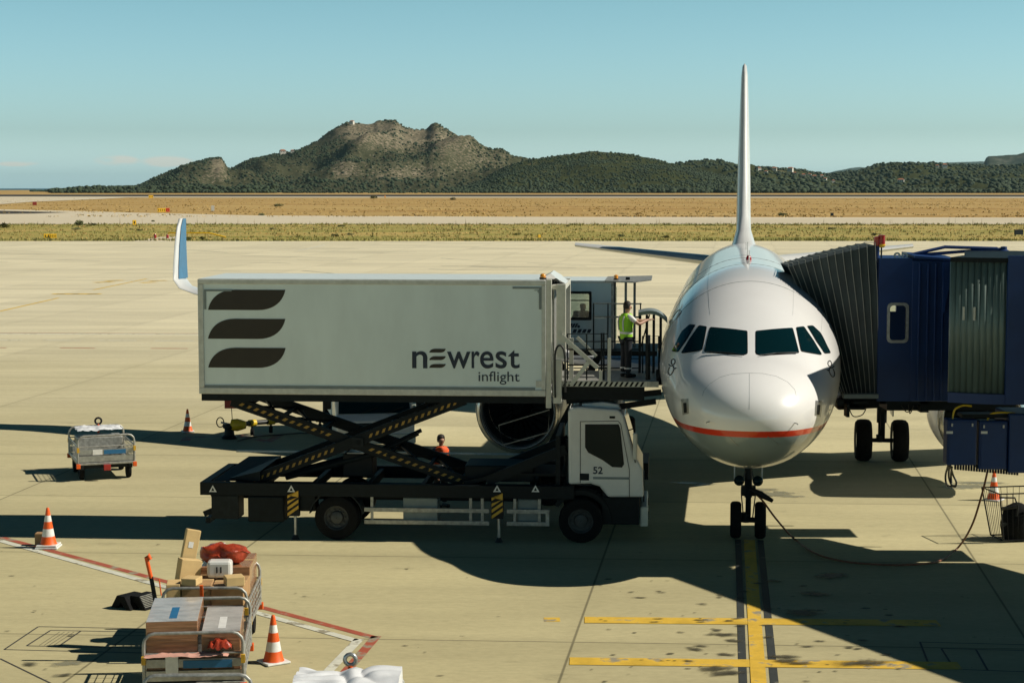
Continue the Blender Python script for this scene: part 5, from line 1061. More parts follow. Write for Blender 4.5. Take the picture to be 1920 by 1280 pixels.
for y in (1.0, 5.2):
    for x in (-.98, .98): MB().lathe([(.25, -.13), (.42, -.14), (.47, -.1), (.47, .1), (.42, .14), (.25, .13)], (x, y, .47), 'x', 28).build('wheel', 'rubber', ft, smooth=40)
MB().tube([(1.2, 1.9, .75), (1.6, 2.3, .9), (1.65, 4.2, .9), (1.2, 4.6, .75)], .025, 6).build('hose_guard', 'galv', ft)
for k, px in enumerate((727, 752)): pass

# ================================================================ PASSENGER BRIDGE
BO = Vector((9.2, 38.4, 0))
bridge = thing('passenger_bridge', 'dark blue boarding bridge with grey folding bellows pressed against the airliner', 'boarding bridge', BO)
def bw(m_, name, mt, par=None, **k):
    o = m_.build(name, mt, par or bridge, **k)
    if par is None or par == bridge: o.location = -BO
    return o
YN = 38.6; YF = 40.4
# bellows: pleated frames fanning from the fuselage to the cab
NR = 12
fr_pts = [(1478, 500), (1494, 534), (1513, 578), (1531, 622), (1549, 668), (1564, 712), (1577, 742)]
fr3 = [at_depth(px, py, 39.6) for px, py in fr_pts]
bk3 = [at_depth(px, 460 + (745 - 460) * k / 6, YN + .05) for k, px in enumerate([1641, 1643, 1645, 1646, 1647, 1648, 1648])]
tips = [(1484, 497), (1561, 475), (1641, 459)]
def frame(t, rec=0.0):
    t = t ** 1.6
    te = 1 - (1 - t) ** 1.0
    near = []
    for k in range(7):
        p = fr3[k].lerp(bk3[k], t)
        bulge = 0.10 * (1 - k / 6) * math.sin(math.pi * t) * .35
        tt = t ** (1.0 - .25 * (1 - k / 6)) ; p = fr3[k].lerp(bk3[k], tt)
        p = p + Vector((0, rec - .55 * math.sin(math.pi * tt) * .35, bulge * .9 - rec * (1.2 if k == 0 else 0)))
        near.append(p)
    yf = 41.4 + (YF - 41.4) * t
    far = [Vector((p.x + .1, yf, p.z)) for p in near]
    return near[::-1] + far            # bottom near -> top near -> top far -> bottom far
vs = []; fs = []; n = 14; K = 2 * NR + 1
for j in range(K): vs += frame(j / (K - 1), 0.0 if j % 2 == 0 else .006)
for j in range(K - 1):
    for i in range(n - 1): fs.append((j * n + i, j * n + i + 1, (j + 1) * n + i + 1, (j + 1) * n + i))
bel = bw(MB().add(vs, fs), 'bellows', 'bellows')
so_ = bel.modifiers.new('thickness', 'SOLIDIFY'); so_.thickness = 0.015
for j in range(NR + 1):
    f_ = frame(j / NR); r_ = MB().tube([p + Vector((0, -.012, 0)) for p in f_[:7]] + [f_[6] + Vector((0, -.01, .06))] + [p + Vector((0, 0, .012)) for p in f_[7:10]], .008, 5).build('rib', 'rib', bel)
# black bumper under the front of the bellows
a = at_depth(1570, 745, 39.2); b = at_depth(1650, 748, YN)
bw(MB().add([(a.x, 39.2, a.z), (b.x, YN, b.z), (b.x, YF, b.z), (a.x + .1, 41, a.z), (a.x, 39.2, a.z - .28), (b.x, YN, b.z - .2), (b.x, YF, b.z - .2), (a.x + .1, 41, a.z - .28)], [(0, 3, 2, 1), (4, 5, 6, 7), (0, 1, 5, 4), (1, 2, 6, 5), (2, 3, 7, 6), (3, 0, 4, 7)]), 'cab_floor', 'chassis', bevel=.05)
a = at_depth(1582, 739, YN - .25); b = at_depth(1647, 747, YN - .25); bw(MB().b2((a.x, YN - .25, b.z), (b.x, YN - .05, a.z)), 'floor_edge', 'teal_trim')
a = at_depth(1446, 522, 38.6); b = at_depth(1500, 500, 38.0)
# cab
cxa = at_depth(1649, 484, YN); cxb = at_depth(1711, 484, YN); cxc = at_depth(1787, 486, YN); czb = at_depth(1649, 752, YN).z; czt = cxa.z
wl = at_depth(1666, 570, YN); wr_ = at_depth(1700, 640, YN)
mb = MB(); 
def wallxz(m_, xa, xb, za, zb, y0, y1, hole=None):
    if not hole: return m_.b2((xa, y0, za), (xb, y1, zb))
    hx0, hx1, hz0, hz1 = hole
    return m_.b2((xa, y0, za), (hx0, y1, zb)).b2((hx1, y0, za), (xb, y1, zb)).b2((hx0, y0, za), (hx1, y1, hz0)).b2((hx0, y0, hz1), (hx1, y1, zb))
hole = (wl.x + .02, wr_.x - .02, wr_.z + .02, wl.z - .02)
cabo = bw(wallxz(MB(), cxa.x, cxb.x, czb, czt, YN, YN + .08, hole), 'cab_wall', 'bluep')
h0 = at_depth(1667, 584, YF - .04); h1 = at_depth(1680, 568, YF - .04); bw(wallxz(MB(), cxa.x, cxc.x + .6, czb, czt - .1, YF - .08, YF, (h0.x, h1.x, h0.z, h1.z)), 'cab_wall', 'bluep')
fm = MB(); ringplate(fm, rrect(wl.x - .03, wr_.z - .03, wr_.x + .03, wl.z + .03, .10), rrect(wl.x + .03, wr_.z + .03, wr_.x - .03, wl.z - .03, .07), YN - .03, YN + .0); wf_ = bw(fm, 'window_frame', 'steel')
M['faintglass'] = clear_mat('faint_glass', (0.75, 0.8, 0.78), 0.03); bw(MB().b2((wl.x, YN + .03, wr_.z), (wr_.x, YN + .04, wl.z)), 'window_pane', 'faintglass')
mb = MB(); mb.b2((cxb.x, YN - .02, czb), (cxc.x, YN + .1, czt - .05))
for px in (1722, 1738, 1752, 1766): x = at_depth(px, 600, YN).x; mb.b2((x - .02, YN - .07, czb + .02), (x + .02, YN - .021, czt - .1))
bw(mb, 'service_panel', 'bluep', bevel=.01)
xj = at_depth(1765, 600, YN).x
bw(MB().add([(xj - .02, YN - .16, czt - .08), (xj + .16, YN - .16, czt - .08), (xj + .16, YN - .16, czt - .35), (xj + .02, YN - .16, 4.95), (xj - .02, YN - .08, czt - .08), (xj + .16, YN - .08, czt - .08), (xj + .16, YN - .08, czt - .35), (xj + .02, YN - .08, 4.95)], [(0, 1, 2, 3), (4, 7, 6, 5), (0, 4, 5, 1), (1, 5, 6, 2), (2, 6, 7, 3), (3, 7, 4, 0)]), 'corner_gusset', 'bluep')
bw(MB().b2((cxa.x, YN + .08, czt - .1), (cxc.x, YF - .08, czt)), 'cab_roof', 'bluep'); bw(MB().b2((cxa.x, YN + .08, czb), (cxc.x, YF - .08, czb + .1)), 'cab_deck', 'chassis')
a = at_depth(1713, 479, YN); bw(MB().add([(a.x, YN - .12, a.z), (cxc.x + .1, YN - .12, czt - .02), (cxc.x + .1, YN + 1.2, czt + .02), (a.x, YN + 1.2, a.z + .04), (a.x, YN - .12, a.z - .05), (cxc.x + .1, YN - .12, czt - .07), (cxc.x + .1, YN + 1.2, czt - .05), (a.x, YN + 1.2, a.z - .02)], [(0, 3, 2, 1), (4, 5, 6, 7), (0, 1, 5, 4), (1, 2, 6, 5), (2, 3, 7, 6), (3, 0, 4, 7)]), 'roof_plate', 'bluep')
# lifting eyes, rods and lamps on the roof
for px in (1682, 1696):
    p = at_depth(px, 482, YN + .2); m_ = MB(); ringplate(m_, [(p.x + .075 * math.cos(i * .524), p.z + .03 + .075 * math.sin(i * .524)) for i in range(12)], [(p.x + .035 * math.cos(i * .524), p.z + .03 + .035 * math.sin(i * .524)) for i in range(12)], YN + .18, YN + .21); bw(m_, 'lifting_eye', 'steel')
for px, py, h_ in ((1645, 452, .16), (1653, 449, .16)):
    p = at_depth(px, py, YN + .15); po = bw(MB().cyl((p.x, p.y, czt - .05), (p.x, p.y, p.z - .1), .018 if px > 1650 else .05), 'lamp_post', 'dark' if px > 1650 else 'bluep'); MB().lathe([(.075, -.1), (.08, -.04), (.075, .06), (.08, .09), (.02, .1)], (p.x, p.y, p.z), 'z', 16).build('warning_lamp', 'redlamp', po, smooth=40)
    if px > 1650: MB().lathe([(.055, -.17), (.085, -.13), (.085, -.1)], (p.x, p.y, p.z), 'z', 16).build('lamp_base', 'signyel', po)
for (p1, p2, p3) in (((1706, 478), (1772, 463), (1870, 466)), ((1722, 478), (1800, 472), (1878, 467))):
    q = [at_depth(*p1, YN + .6), at_depth(*p2, YN + .6), at_depth(*p3, YN + .6)]; bw(MB().tube(q, .035, 8), 'roof_strut', 'bluep', smooth=60)
q = at_depth(1882, 473, YN + .6); bw(MB().lathe([(.13, -.1), (.13, .03), (.07, .06), (.07, .12), (.01, .13)], tuple(q), 'z', 14), 'strut_anchor', 'bluep', smooth=30)
# slatted turning curtain
xs0 = at_depth(1786, 600, 35.2).x; xs1 = at_depth(1884, 600, 34.95).x; zt_ = at_depth(1830, 492, 35.0).z; zb_ = at_depth(1830, 738, 35.0).z; czb2 = at_depth(1830, 757, 35.0).z
vs = []; fs = []; TC = Vector((9.75, 36.85)); a0, a1 = R(-128), R(-78); nsl = 14
for i in range(nsl * 4 + 1):
    f = i / (nsl * 4); an = a0 + (a1 - a0) * f; rr = 1.86 + .035 * abs(math.sin(math.pi * f * nsl)); x = TC.x + (rr + .06) * math.cos(an); y = TC.y + rr * math.sin(an); vs += [(x, y, zb_), (x, y, zt_)]
for i in range(nsl * 4): fs.append((2 * i, 2 * i + 2, 2 * i + 3, 2 * i + 1))
cu_ = bw(MB().add(vs, fs), 'slat_curtain', 'slat', smooth=50)
so_ = cu_.modifiers.new('thickness', 'SOLIDIFY'); so_.thickness = 0.02
for px in (1812, 1830): p = at_depth(px, 590, 34.95); q_ = math.sqrt(1.92 ** 2 - (p.x - TC.x) ** 2); yq = TC.y - q_; bw(MB().b2((p.x - .015, yq - .05, p.z - .12), (p.x + .015, yq + .02, p.z + .14)), 'curtain_handle', 'cream')
sec_ = [(TC.x + 1.98 * math.cos(a0 + (a1 - a0) * i / 16), TC.y + 1.98 * math.sin(a0 + (a1 - a0) * i / 16)) for i in range(17)] + [(10.9, 34.98), (12.5, 36.5), (10.8, YN + .3), (9.7, YN + .3), (9.1, 36.4)]
def slab(z0_, z1_):
    n_s = len(sec_); return MB().add([(x, y, z) for z in (z0_, z1_) for x, y in sec_], [tuple(range(n_s)), tuple(range(2 * n_s - 1, n_s - 1, -1))] + [(i, (i + 1) % n_s, n_s + (i + 1) % n_s, n_s + i) for i in range(n_s)])
bw(slab(zt_ + .002, zt_ + .09), 'turntable_roof', 'chassis')
bw(slab(czb2, zb_ - .002), 'turntable_floor', 'bluep')
w0 = Vector((TC.x + 1.9 * math.cos(a0), TC.y + 1.9 * math.sin(a0), 0)); bw(MB().bar(w0 + Vector((.05, .0, (zb_ + zt_) / 2)), Vector((8.74, 35.85, (zb_ + zt_) / 2)), .05, zt_ - zb_ - .01), 'added_shade_wall', 'bluep')  # short wall edge-on to the camera, added to widen the shade on the nose
bw(MB().b2((9.72, 36.0, zb_), (9.8, YN + .25, zt_)), 'added_shade_wall', 'bluep')  # unseen wall behind the curtain, added to close a sunlit gap on the ground
# tunnel running back toward the terminal
tdir = Vector((3.70, -7.40, 0)).normalized(); tn = Vector((-tdir.y, tdir.x, 0))   # tn points right/away
tl = Vector((10.75, 34.95, 0)); Lt = 17.0; TWd = 3.0; tb, tt_ = 3.22, 6.32
def tun(s0, s1, o0, o1, z0_, z1_, m_):
    c = [tl + tdir * s + tn * o for s, o in ((s0, o0), (s1, o0), (s1, o1), (s0, o1))]
    return m_.add([Vector((p.x, p.y, z)) for z in (z0_, z1_) for p in c], [(0, 3, 2, 1), (4, 5, 6, 7), (0, 1, 5, 4), (1, 2, 6, 5), (2, 3, 7, 6), (3, 0, 4, 7)])
m_ = tun(0, Lt, 0, TWd, tb, tt_, MB()); tno = bw(m_, 'tunnel', 'bluep')
m_ = MB()
for k in range(26): tun(.4 + k * .6, .33 + k * .6, -.05, -.002, tb + .1, tt_ - .1, m_)
m_.build('wall_stiffener', 'bluep', tno)
m_ = tun(0, Lt, -.08, .05, tt_ + .002, tt_ + .08, MB()); tun(0, Lt, -.08, .05, tb - .12, tb - .002, m_); m_.build('edge_beam', 'bluep', tno)
bw(MB().b2((xs1 + .02, 34.86, czb2), (tl.x + .1, 34.94, 6.3)).b2((xs1 + .04, 34.94, czb2), (xs1 + .1, 35.4, 6.25)), 'tunnel_end', 'bluep')
# drive unit boxes under the tunnel
zq = lambda py: at_depth(1850, py, 36.5).z
for (pa, pb, ya, yb, lab) in ((1776, 1832, 786, 872, 0), (1836, 1890, 789, 880, 1)):
    xa = at_depth(pa, 820, 36.5).x; xb = at_depth(pb, 820, 36.5).x
    bx = bw(MB().b2((xa, 36.5, zq(yb)), (xb, 36.85, zq(ya))), 'equipment_cabinet', 'bluep', bevel=.03)
    m_ = MB(); m_.b2((xa + .04, 36.485, zq(yb) + .05), (xb - .04, 36.499, zq(ya) - .05)).build('cabinet_door', 'bluep', bx, bevel=.004)
    p = at_depth(1775 if not lab else 1840, 813, 36.45); MB().b2((p.x, 36.47, p.z), (p.x + .13, 36.483, p.z + .05)).build('label_plate', 'reflect', bx)
    for q in (.12, .8): MB().b2((xa + (xb - xa) * q, 36.46, zq(ya) - .14), (xa + (xb - xa) * q + .03, 36.484, zq(ya) - .08)).build('latch', 'steel', bx)
xa = at_depth(1890, 820, 36.5).x
bw(MB().b2((xa + .01, 36.45, zq(886)), (xa + 1.6, 37.6, zq(775))), 'equipment_cabinet', 'bluep', bevel=.03)
bw(MB().b2((at_depth(1800, 760, 36.8).x, 36.6, zq(786) + .02), (xa + .3, 37.0, czb - .03)), 'cabinet_hanger', 'chassis')
m_ = MB()
for k in range(24): x = at_depth(1790, 876, 36.55).x + k * .055; m_.b2((x, 36.55, zq(878) - .03 - k * .005), (x + .035, 36.6, zq(872)))
bw(m_, 'toothed_rail', 'chassis')
for (pts) in ([(1786, 786), (1790, 768), (1805, 760), (1822, 761)], [(1851, 789), (1858, 776), (1880, 773), (1905, 775)]):
    bw(MB().tube(catmull([at_depth(px, py, 36.62) for px, py in pts]), .02, 7), 'yellow_hose', 'brass', smooth=60)
# dangling pipes under the cab
m_ = MB(); 
for pts in ([(1592, 765), (1600, 780), (1617, 777), (1625, 762)], [(1690, 760), (1700, 772), (1712, 766)], [(1703, 758), (1706, 775), (1713, 760)], [(1720, 760), (1728, 768), (1736, 762)]): m_.tube(catmull([at_depth(px, py, YN + .3) for px, py in pts]), .012, 5)
bw(m_, 'hanging_cable', 'hose')
for (pa, ya, pb, yb) in ((1588, 758, 1593, 782), (1593, 764, 1622, 768), (1726, 752, 1741, 773), (1570, 750, 1582, 760), (1650, 752, 1780, 757), (1600, 752, 1660, 757)):
    p = at_depth(pa, ya, YN + .15); q = at_depth(pb, yb, YN + .15); bw(MB().b2((p.x, YN + .15, q.z), (q.x, YN + .5, p.z)), 'under_floor_bracket', 'chassis')
for xx in (9.0,): bw(MB().b2((cxa.x + .3, YN + .4, czb - .25), (cxc.x + 1.5, YF - .4, czb - .01)), 'under_floor_beam', 'chassis')
# wheeled lift column farther along the tunnel
wc = tl + tdir * 9 + tn * 1.5
for s_ in (-1.9, 1.9):
    p = wc + tn * s_; bw(MB().b2((p.x - .2, p.y - .2, .9), (p.x + .2, p.y + .2, 6.9)), 'lift_column', 'bluep')
m_ = MB(); m_.bar(wc - tn * 2.1 + Vector((0, 0, .8)), wc + tn * 2.1 + Vector((0, 0, .8)), .4, .4); bw(m_, 'wheel_beam', 'bluep')
for s_ in (-1.2, 1.2): p = wc + tn * s_; bw(MB().cyl(p + Vector((0, 0, .55)) - tn * .2, p + Vector((0, 0, .55)) + tn * .2, .55, n=28), 'wheel', 'rubber', smooth=40)

# loose things by the bridge ------------------------------------------------
p = on_ground(1783, 912); hl = thing('hanging_cable_loop', 'looped ground power cables hanging from the bridge cabinet onto the apron', 'cable', p)
m_ = [MB(), MB(), MB()]
for k, pts in enumerate(([(1778, 872), (1773, 890), (1774, 905), (1780, 911), (1790, 910)], [(1782, 872), (1787, 890), (1793, 903), (1791, 912), (1784, 908), (1779, 893), (1780, 872)], [(1785, 875), (1783, 890), (1784, 905)])):
    o = MB().tube(catmull([at_depth(px, py, 37.6 if py < 880 else 38.0) - p for px, py in pts]), .022, 7).build('cable_strand', 'hose', hl, smooth=60)
MB().b2((-.15, -4.8 + 0, 1.7), (.1, -4.5, 2.0)) if 0 else None
# power cable from the nose gear to the bridge
cpts = [at_depth(1409, 920, 38.8), at_depth(1428, 936, 38.6), at_depth(1455, 972, 38.2)] + [Vector((on_ground(px, py).x, on_ground(px, py).y, .03)) for px, py in ((1489, 1012), (1530, 1040), (1580, 1054), (1640, 1060), (1700, 1061), (1760, 1054), (1795, 1030))] + [at_depth(1822, 985, 37.0), at_depth(1840, 930, 36.7), at_depth(1850, 890, 36.6), at_depth(1856, 858, 36.55)]
cpts[2].z = max(cpts[2].z, .4)
tag(MB().tube(catmull(cpts, 8), .021, 8).build('ground_power_cable', 'cable', smooth=60), 'rust orange cable sagging across the ground from nose wheel to bridge', 'cable')
tag(MB().tube([Vector((5.14, 39.0, 0)) + Vector(v) for v in ((.0, -.25, 1.12), (.22, -.32, 1.02), (.48, -.36, .88))], [.05, .075, .04], 10).build('cable_plug', 'black', smooth=50), 'black plug of the power cable held at the nose gear', 'plug')
# small bridge trolley of wire mesh at the right edge
p = on_ground(1893, 1016); tr = thing('wire_trolley', 'black wire basket trolley stuffed with hoses at the right edge', 'trolley', p, R(10))
m_ = MB(); bt_ = [(-.16, -.05, .05), (.7, -.05, .05), (.7, .6, .05), (-.16, .6, .05)]; tp_ = [(-.32, -.15, 1.08), (.85, -.15, 1.08), (.85, .75, 1.08), (-.32, .75, 1.08)]
for q in (bt_, tp_): m_.tube(q, .016, 6, closed=True)
for a, b in zip(bt_, tp_): m_.tube([a, b], .016, 6)
for i in range(4):
    for k in range(1, 8):
        f = k / 8; a = Vector(bt_[i]).lerp(Vector(bt_[(i + 1) % 4]), f); b = Vector(tp_[i]).lerp(Vector(tp_[(i + 1) % 4]), f); m_.tube([a, b], .006, 4)
m_.build('basket_frame', 'black', tr, smooth=50)
MB().tube([(-.32, -.12, 1.0), (.0, -.2, 1.0), (.08, -.2, .8), (.05, -.2, .6)], .02, 6).build('handle', 'black', tr, smooth=50)
rs = random.Random(5)
for k in range(5):
    MB().tube([(.25 + .3 * math.cos(a * .45 + k), .25 + .25 * math.sin(a * .45 + k), .15 + .035 * a * .8 + .05 * k) for a in range(16)], .035, 7).build('hose_coil', 'hose', tr, smooth=60)
MB().lathe([(.01, .02), (.3, .03), (.36, .3), (.28, .7), (.1, .8), (.01, .82)], (.28, .25, 0), 'z', 12).build('bundle', 'rubber', tr, smooth=70)

# ================================================================ CONES
def make_cone(h=.74):
    c = thing('traffic_cone', '', 'traffic cone'); k = h / .74
    MB().b2((-.20, -.20, 0), (.20, .20, .035)).build('base', 'reflect', c, bevel=.012)
    f = lambda z: (.155 - .125 * (z / .74)) * 1
    def band(z0, z1, m, nm): MB().lathe([(f(z0), z0), (f(z1), z1)], (0, 0, 0), 'z', 24, cap=False).build(nm, m, c, smooth=60)
    MB().lathe([(.17, .035), (.155, .06), (f(.19), .19)], (0, 0, 0), 'z', 24, cap=False).build('body', 'orange', c, smooth=60)
    band(.19, .34, 'reflect', 'reflective_band'); band(.34, .48, 'orange', 'body'); band(.48, .60, 'reflect', 'reflective_band')
    MB().lathe([(f(.60), .60), (f(.70), .70), (.03, .735), (.022, .75), (.005, .752)], (0, 0, 0), 'z', 24, cap=False).build('tip', 'orange', c, smooth=60)
    return c
cn0 = make_cone(); cl_ = [(91, 1026, 1.08, 'cone with two stacked bases standing on the painted line at the left'), (352, 809, .95, 'small distant cone left of the yellow fuel hose couplings'), (513, 1241, 1.03, 'nearest cone beside the loaded baggage carts'), (1863, 937, .80, 'cone under the bridge beside the wire trolley')]
for i, (px, py, s_, lab) in enumerate(cl_):
    o = cn0 if i == 0 else dup(cn0); o.location = on_ground(px, py, .005); o.scale = (s_ if i != 3 else 1.0,) * 3; o['label'] = lab; o['group'] = 'orange and white traffic cones'; o.rotation_euler.z = .3 * i
    if i == 3: o.scale = (1.0, 1.0, .95)
o = on_ground(91, 1026, .0); MB().b2((-.23, -.21, 0), (.21, .22, .04)).build('spare_base', 'reflect', cn0, bevel=.015, loc=(.01, .0, -.045)); cn0.location.z = .05
p = on_ground(76, 1022); tag(MB().b2((-.1, -.1, 0), (.1, .1, .28)).build('cone_weight', 'card', loc=p, bevel=.02), 'small brown block tucked behind the cone at the left', 'block')

# ================================================================ HYDRANT HOSE
hp_ = on_ground(430, 822); hy = thing('hydrant_coupler', 'yellow fuel hydrant coupler with a handwheel beside the red flag', 'coupler', hp_)
MB().lathe([(.22, 0), (.24, .05), (.16, .12), (.14, .3), (.2, .34), (.2, .42), (.1, .46)], (0, 0, 0), 'z', 18).build('pit_valve', 'dark', hy, smooth=30)
MB().lathe([(.05, -.22), (.17, -.18), (.19, 0), (.15, .14), (.11, .26)], (.25, 0, .42), 'x', 18).build('coupler_body', 'brass', hy, smooth=30)
MB().tube([(-.3, 0, .42), (-.3, 0, .42)], .01) if 0 else None
MB().tube([(-.27 + .11 * math.cos(a * .3927), 0, .5 + .15 * math.sin(a * .3927)) for a in range(16)], .018, 6, closed=True).build('handwheel', 'black', hy, smooth=60)
MB().cyl((-.25, 0, .5), (.1, 0, .42), .03).build('spindle', 'steel', hy)
fl = on_ground(436, 822); fg = thing('red_flag_marker', 'faded red square flag on a thin pole above the fuel coupler', 'flag', fl + Vector((0, .2, 0))); MB().tube([(0, 0, 0), (-.05, 0, .9)], .012, 6).build('pole', 'dark', fg); MB().b2((-.26, -.01, .90), (.12, .01, 1.2)).build('flag_board', 'signred', fg)
hp2 = [on_ground(px, py) for px, py in ((446, 822), (470, 816), (500, 812), (540, 808), (600, 806), (660, 808))]; zs = [.42, .38, .36, .36, .36, .4]
hs_ = thing('fuel_hose', 'thick black fuel hose on small wheeled stands leading to the truck', 'hose', hp2[0]); pts = [p - hp2[0] + Vector((0, 0, z)) for p, z in zip(hp2, zs)]
MB().tube(catmull(pts), .075, 10).build('hose', 'hose', hs_, smooth=60)
for i, px in ((0, .25), (1, .1), (2, .2), (3, .1), (4, .0)):
    p = pts[i].lerp(pts[i + 1], px); q = (pts[i + 1] - pts[i]).normalized(); MB().cyl(p - q * .12, p + q * .12, .105, n=14).build('hose_coupling', 'brass', hs_, smooth=40)
    if i in (1, 2, 4):
        MB().cyl(p, Vector((p.x, p.y, .1)), .035).build('stand_leg', 'dark', hs_); MB().cyl((p.x - .05, p.y, .1), (p.x + .05, p.y, .1), .1, n=14).build('stand_wheel', 'rubber', hs_, smooth=40)
tag(MB().tube(catmull([on_ground(px, py, .03) for px, py in ((446, 826), (480, 818), (520, 815), (560, 812), (620, 812))]), .022, 6).build('bonding_wire', 'hose', smooth=60), 'thin dark wire lying on the ground beside the fuel hose', 'wire')

# ================================================================ BAGGAGE CARTS
def make_cart(lab, loc, rz, L_=2.3, W_=1.42, H_=1.2, drawbar='up', grp='baggage carts', mesh_side=True):
    c = thing('baggage_cart', lab, 'baggage cart', loc, rz, grp); hw = W_ / 2; fz = .48
    MB().b2((-hw, 0, fz - .06), (hw, L_, fz)).build('deck', 'galv', c, bevel=.01)
    MB().bar((-hw + .1, 0, fz - .12), (-hw + .1, L_, fz - .12), .08, .1).bar((hw - .1, 0, fz - .12), (hw - .1, L_, fz - .12), .08, .1).bar((-hw + .14, .2, fz - .12), (hw - .14, .2, fz - .12), .08, .1).bar((-hw + .14, L_ - .2, fz - .12), (hw - .14, L_ - .2, fz - .12), .08, .1).build('underframe', 'dark', c)
    for y in (.04, L_ - .04):
        r = .16; pts = [(-hw, y, fz - .05), (-hw, y, H_ - r)] + [(-hw + r - r * math.cos(a), y, H_ - r + r * math.sin(a)) for a in (.5, 1.05, 1.57)] + [(hw - r + r * math.sin(a), y, H_ - r + r * math.cos(a)) for a in (0, .52, 1.05)] + [(hw, y, H_ - r), (hw, y, fz - .05)]
        MB().tube(pts, .026, 8).build('end_frame', 'galv', c, smooth=60)
        MB().b2((-hw + .03, y - .012, fz + .02), (hw - .03, y + .012, fz + .17)).build('end_panel', 'steel', c)
        MB().b2((-hw + .03, y - .012, fz + .22), (hw - .03, y + .012, fz + .34)).build('end_panel', 'steel', c)
        MB().tube([(-hw, y, fz + .42), (hw, y, fz + .42)], .015, 6).build('end_rail', 'galv', c)
    for x in (-hw, hw):
        m_ = MB(); m_.tube([(x, .04, H_ - .28), (x, L_ - .04, H_ - .28)], .02, 6).tube([(x, .04, fz + .03), (x, L_ - .04, fz + .03)], .02, 6)
        for k in range(1, 9): y = L_ * k / 9; m_.tube([(x, y, fz), (x, y, H_ - .28)], .008, 4)
        for k in range(1, 4): z = fz + (H_ - .28 - fz) * k / 4; m_.tube([(x, .04, z), (x, L_ - .04, z)], .008, 4)
        if mesh_side: m_.build('side_mesh', 'galv', c)
        for y in (.0, L_): 
            MB().b2((x - .05, y - .05, fz - .14), (x + .05, y + .05, fz - .02)).build('corner_buffer', 'orange', c, bevel=.01)
            MB().b2((x - .03, y - .035, fz + .28), (x + .03, y + .035, fz + .40)).build('reflector', 'yellow', c)
    for x in (-hw + .12, hw - .12):
        for y in (.35, L_ - .35): w_ = MB().lathe([(.09, -.05), (.19, -.06), (.21, -.03), (.21, .03), (.19, .06), (.09, .05)], (x, y, .21), 'x', 20).build('wheel', 'rubber', c, smooth=40)
    MB().b2((-.09, -.13, fz - .2), (.09, 0, fz - .05)).build('tow_hitch', 'redlamp', c, bevel=.01)
    if drawbar:
        db = MB().bar((-.03, -.06, fz - .1), (-.03, -.12 if drawbar == 'up' else -.9, 1.28 if drawbar == 'up' else .3), .05, .05).build('drawbar', 'orange' if drawbar == 'up' else 'galv', c)
    return c
def loc_rail(px, py, z=1.2): p = on_ground(px, py, z); return Vector((p.x, p.y, 0))
# left empty cart
pn = on_ground(203, 880); pn = on_ground(200, 866, .48); base = Vector((pn.x, pn.y, 0))
c1 = make_cart('empty grey mesh baggage cart standing alone at the left of the truck', base, R(20), 2.1, 1.45, 1.18, None)
MB().cyl((.05, 1.98, 1.0), (.05, 1.98, 1.24), .03).build('drawbar', 'orange', c1); MB().tube([(.05 + .085 * math.cos(a * .5236), 1.98, 1.32 + .085 * math.sin(a * .5236)) for a in range(12)], .028, 7, closed=True).build('tow_ring', 'black', c1, smooth=60)
MB().b2((-.35, .018, .68), (-.1, .026, .82)).build('white_plate', 'reflect', c1); MB().b2((-.06, .018, .69), (.5, .026, .80)).build('blue_lettering_strip', 'bluecloth', c1)
def cloth(name, w_, d_, h_, seed, m, nx=44, ny=32, drape=0.0):
    vs = []; fs = []
    for j in range(ny):
        for i in range(nx):
            u = i / (nx - 1) * 2 - 1; v = j / (ny - 1) * 2 - 1
            z = h_ * (1 - max(abs(u), abs(v)) ** 6 * .5) + h_ * .25 * noise.fractal(Vector((u * 2.2, v * 2.2, seed)), 1, 2, 4) + h_ * .9 * (1 - abs(noise.noise(Vector((u * 2.6 + v, v * 2.1, seed + 6))) * 1.6)) ** 2 * .38 + h_ * .18 * (1 - abs(noise.noise(Vector((u * 5.1, v * 5 - u, seed + 2))) * 2.2)) ** 2 * .5 + drape * .16 * abs(noise.noise(Vector((u * 3, v * 3, seed + 3))))
            if drape and (i in (0, nx - 1) or j in (0, ny - 1)): z = -drape
            vs.append((u * w_ / 2 * (1 + .05 * noise.noise(Vector((u * 3, v * 3, seed)))), v * d_ / 2 * (1 + .05 * noise.noise(Vector((v * 3, u * 3, seed + 1)))), z))
    n0 = len(vs); vs += [(x, y, min(z, 0) - .01 - drape) for x, y, z in vs] if not drape else []
    if drape:
        for q in range(n0):
            x, y, z = vs[q]
            if z > 0:
                nn = noise.noise(Vector((x * 1.3, y * 1.3, seed))); nb = noise.noise(Vector((y * 2.2, x * 1.6, seed + 5)))
                vs[q] = (x, y, .06 + .055 * abs(math.sin(4.2 * x + 5 * nn + 1.5 * y)) + .035 * abs(math.sin(6.5 * y + 5 * nb - 3 * x)) + .05 * nn)
    for j in range(ny - 1):
        for i in range(nx - 1):
            fs.append((j * nx + i, j * nx + i + 1, (j + 1) * nx + i + 1, (j + 1) * nx + i))
    return MB().add(vs, fs) if drape else MB().add(vs[:n0], fs)
q = Matrix.Translation(base) @ Matrix.Rotation(R(20), 4, 'Z')
def place(mb_, name, mt, lab, cat, loc, rz=0, rot=None, **k):
    o = mb_.build(name, mt, **k); o.location = loc; o.rotation_euler = rot if rot else (0, 0, rz); return tag(o, lab, cat)
place(cloth('c', 1.2, .8, .10, 3, 'tarp'), 'crumpled_sheet', 'tarp', 'crumpled white plastic sheet heaped at the back of the empty cart', 'plastic sheet', q @ Vector((0, 1.6, 1.10)), R(20), smooth=70)
place(MB().b2((-.6, -.35, 0), (.6, .35, .5)), 'grey_crate', 'galv', 'grey crate under the white sheet on the empty cart', 'crate', q @ Vector((0, 1.6, .485)), R(20), bevel=.03)
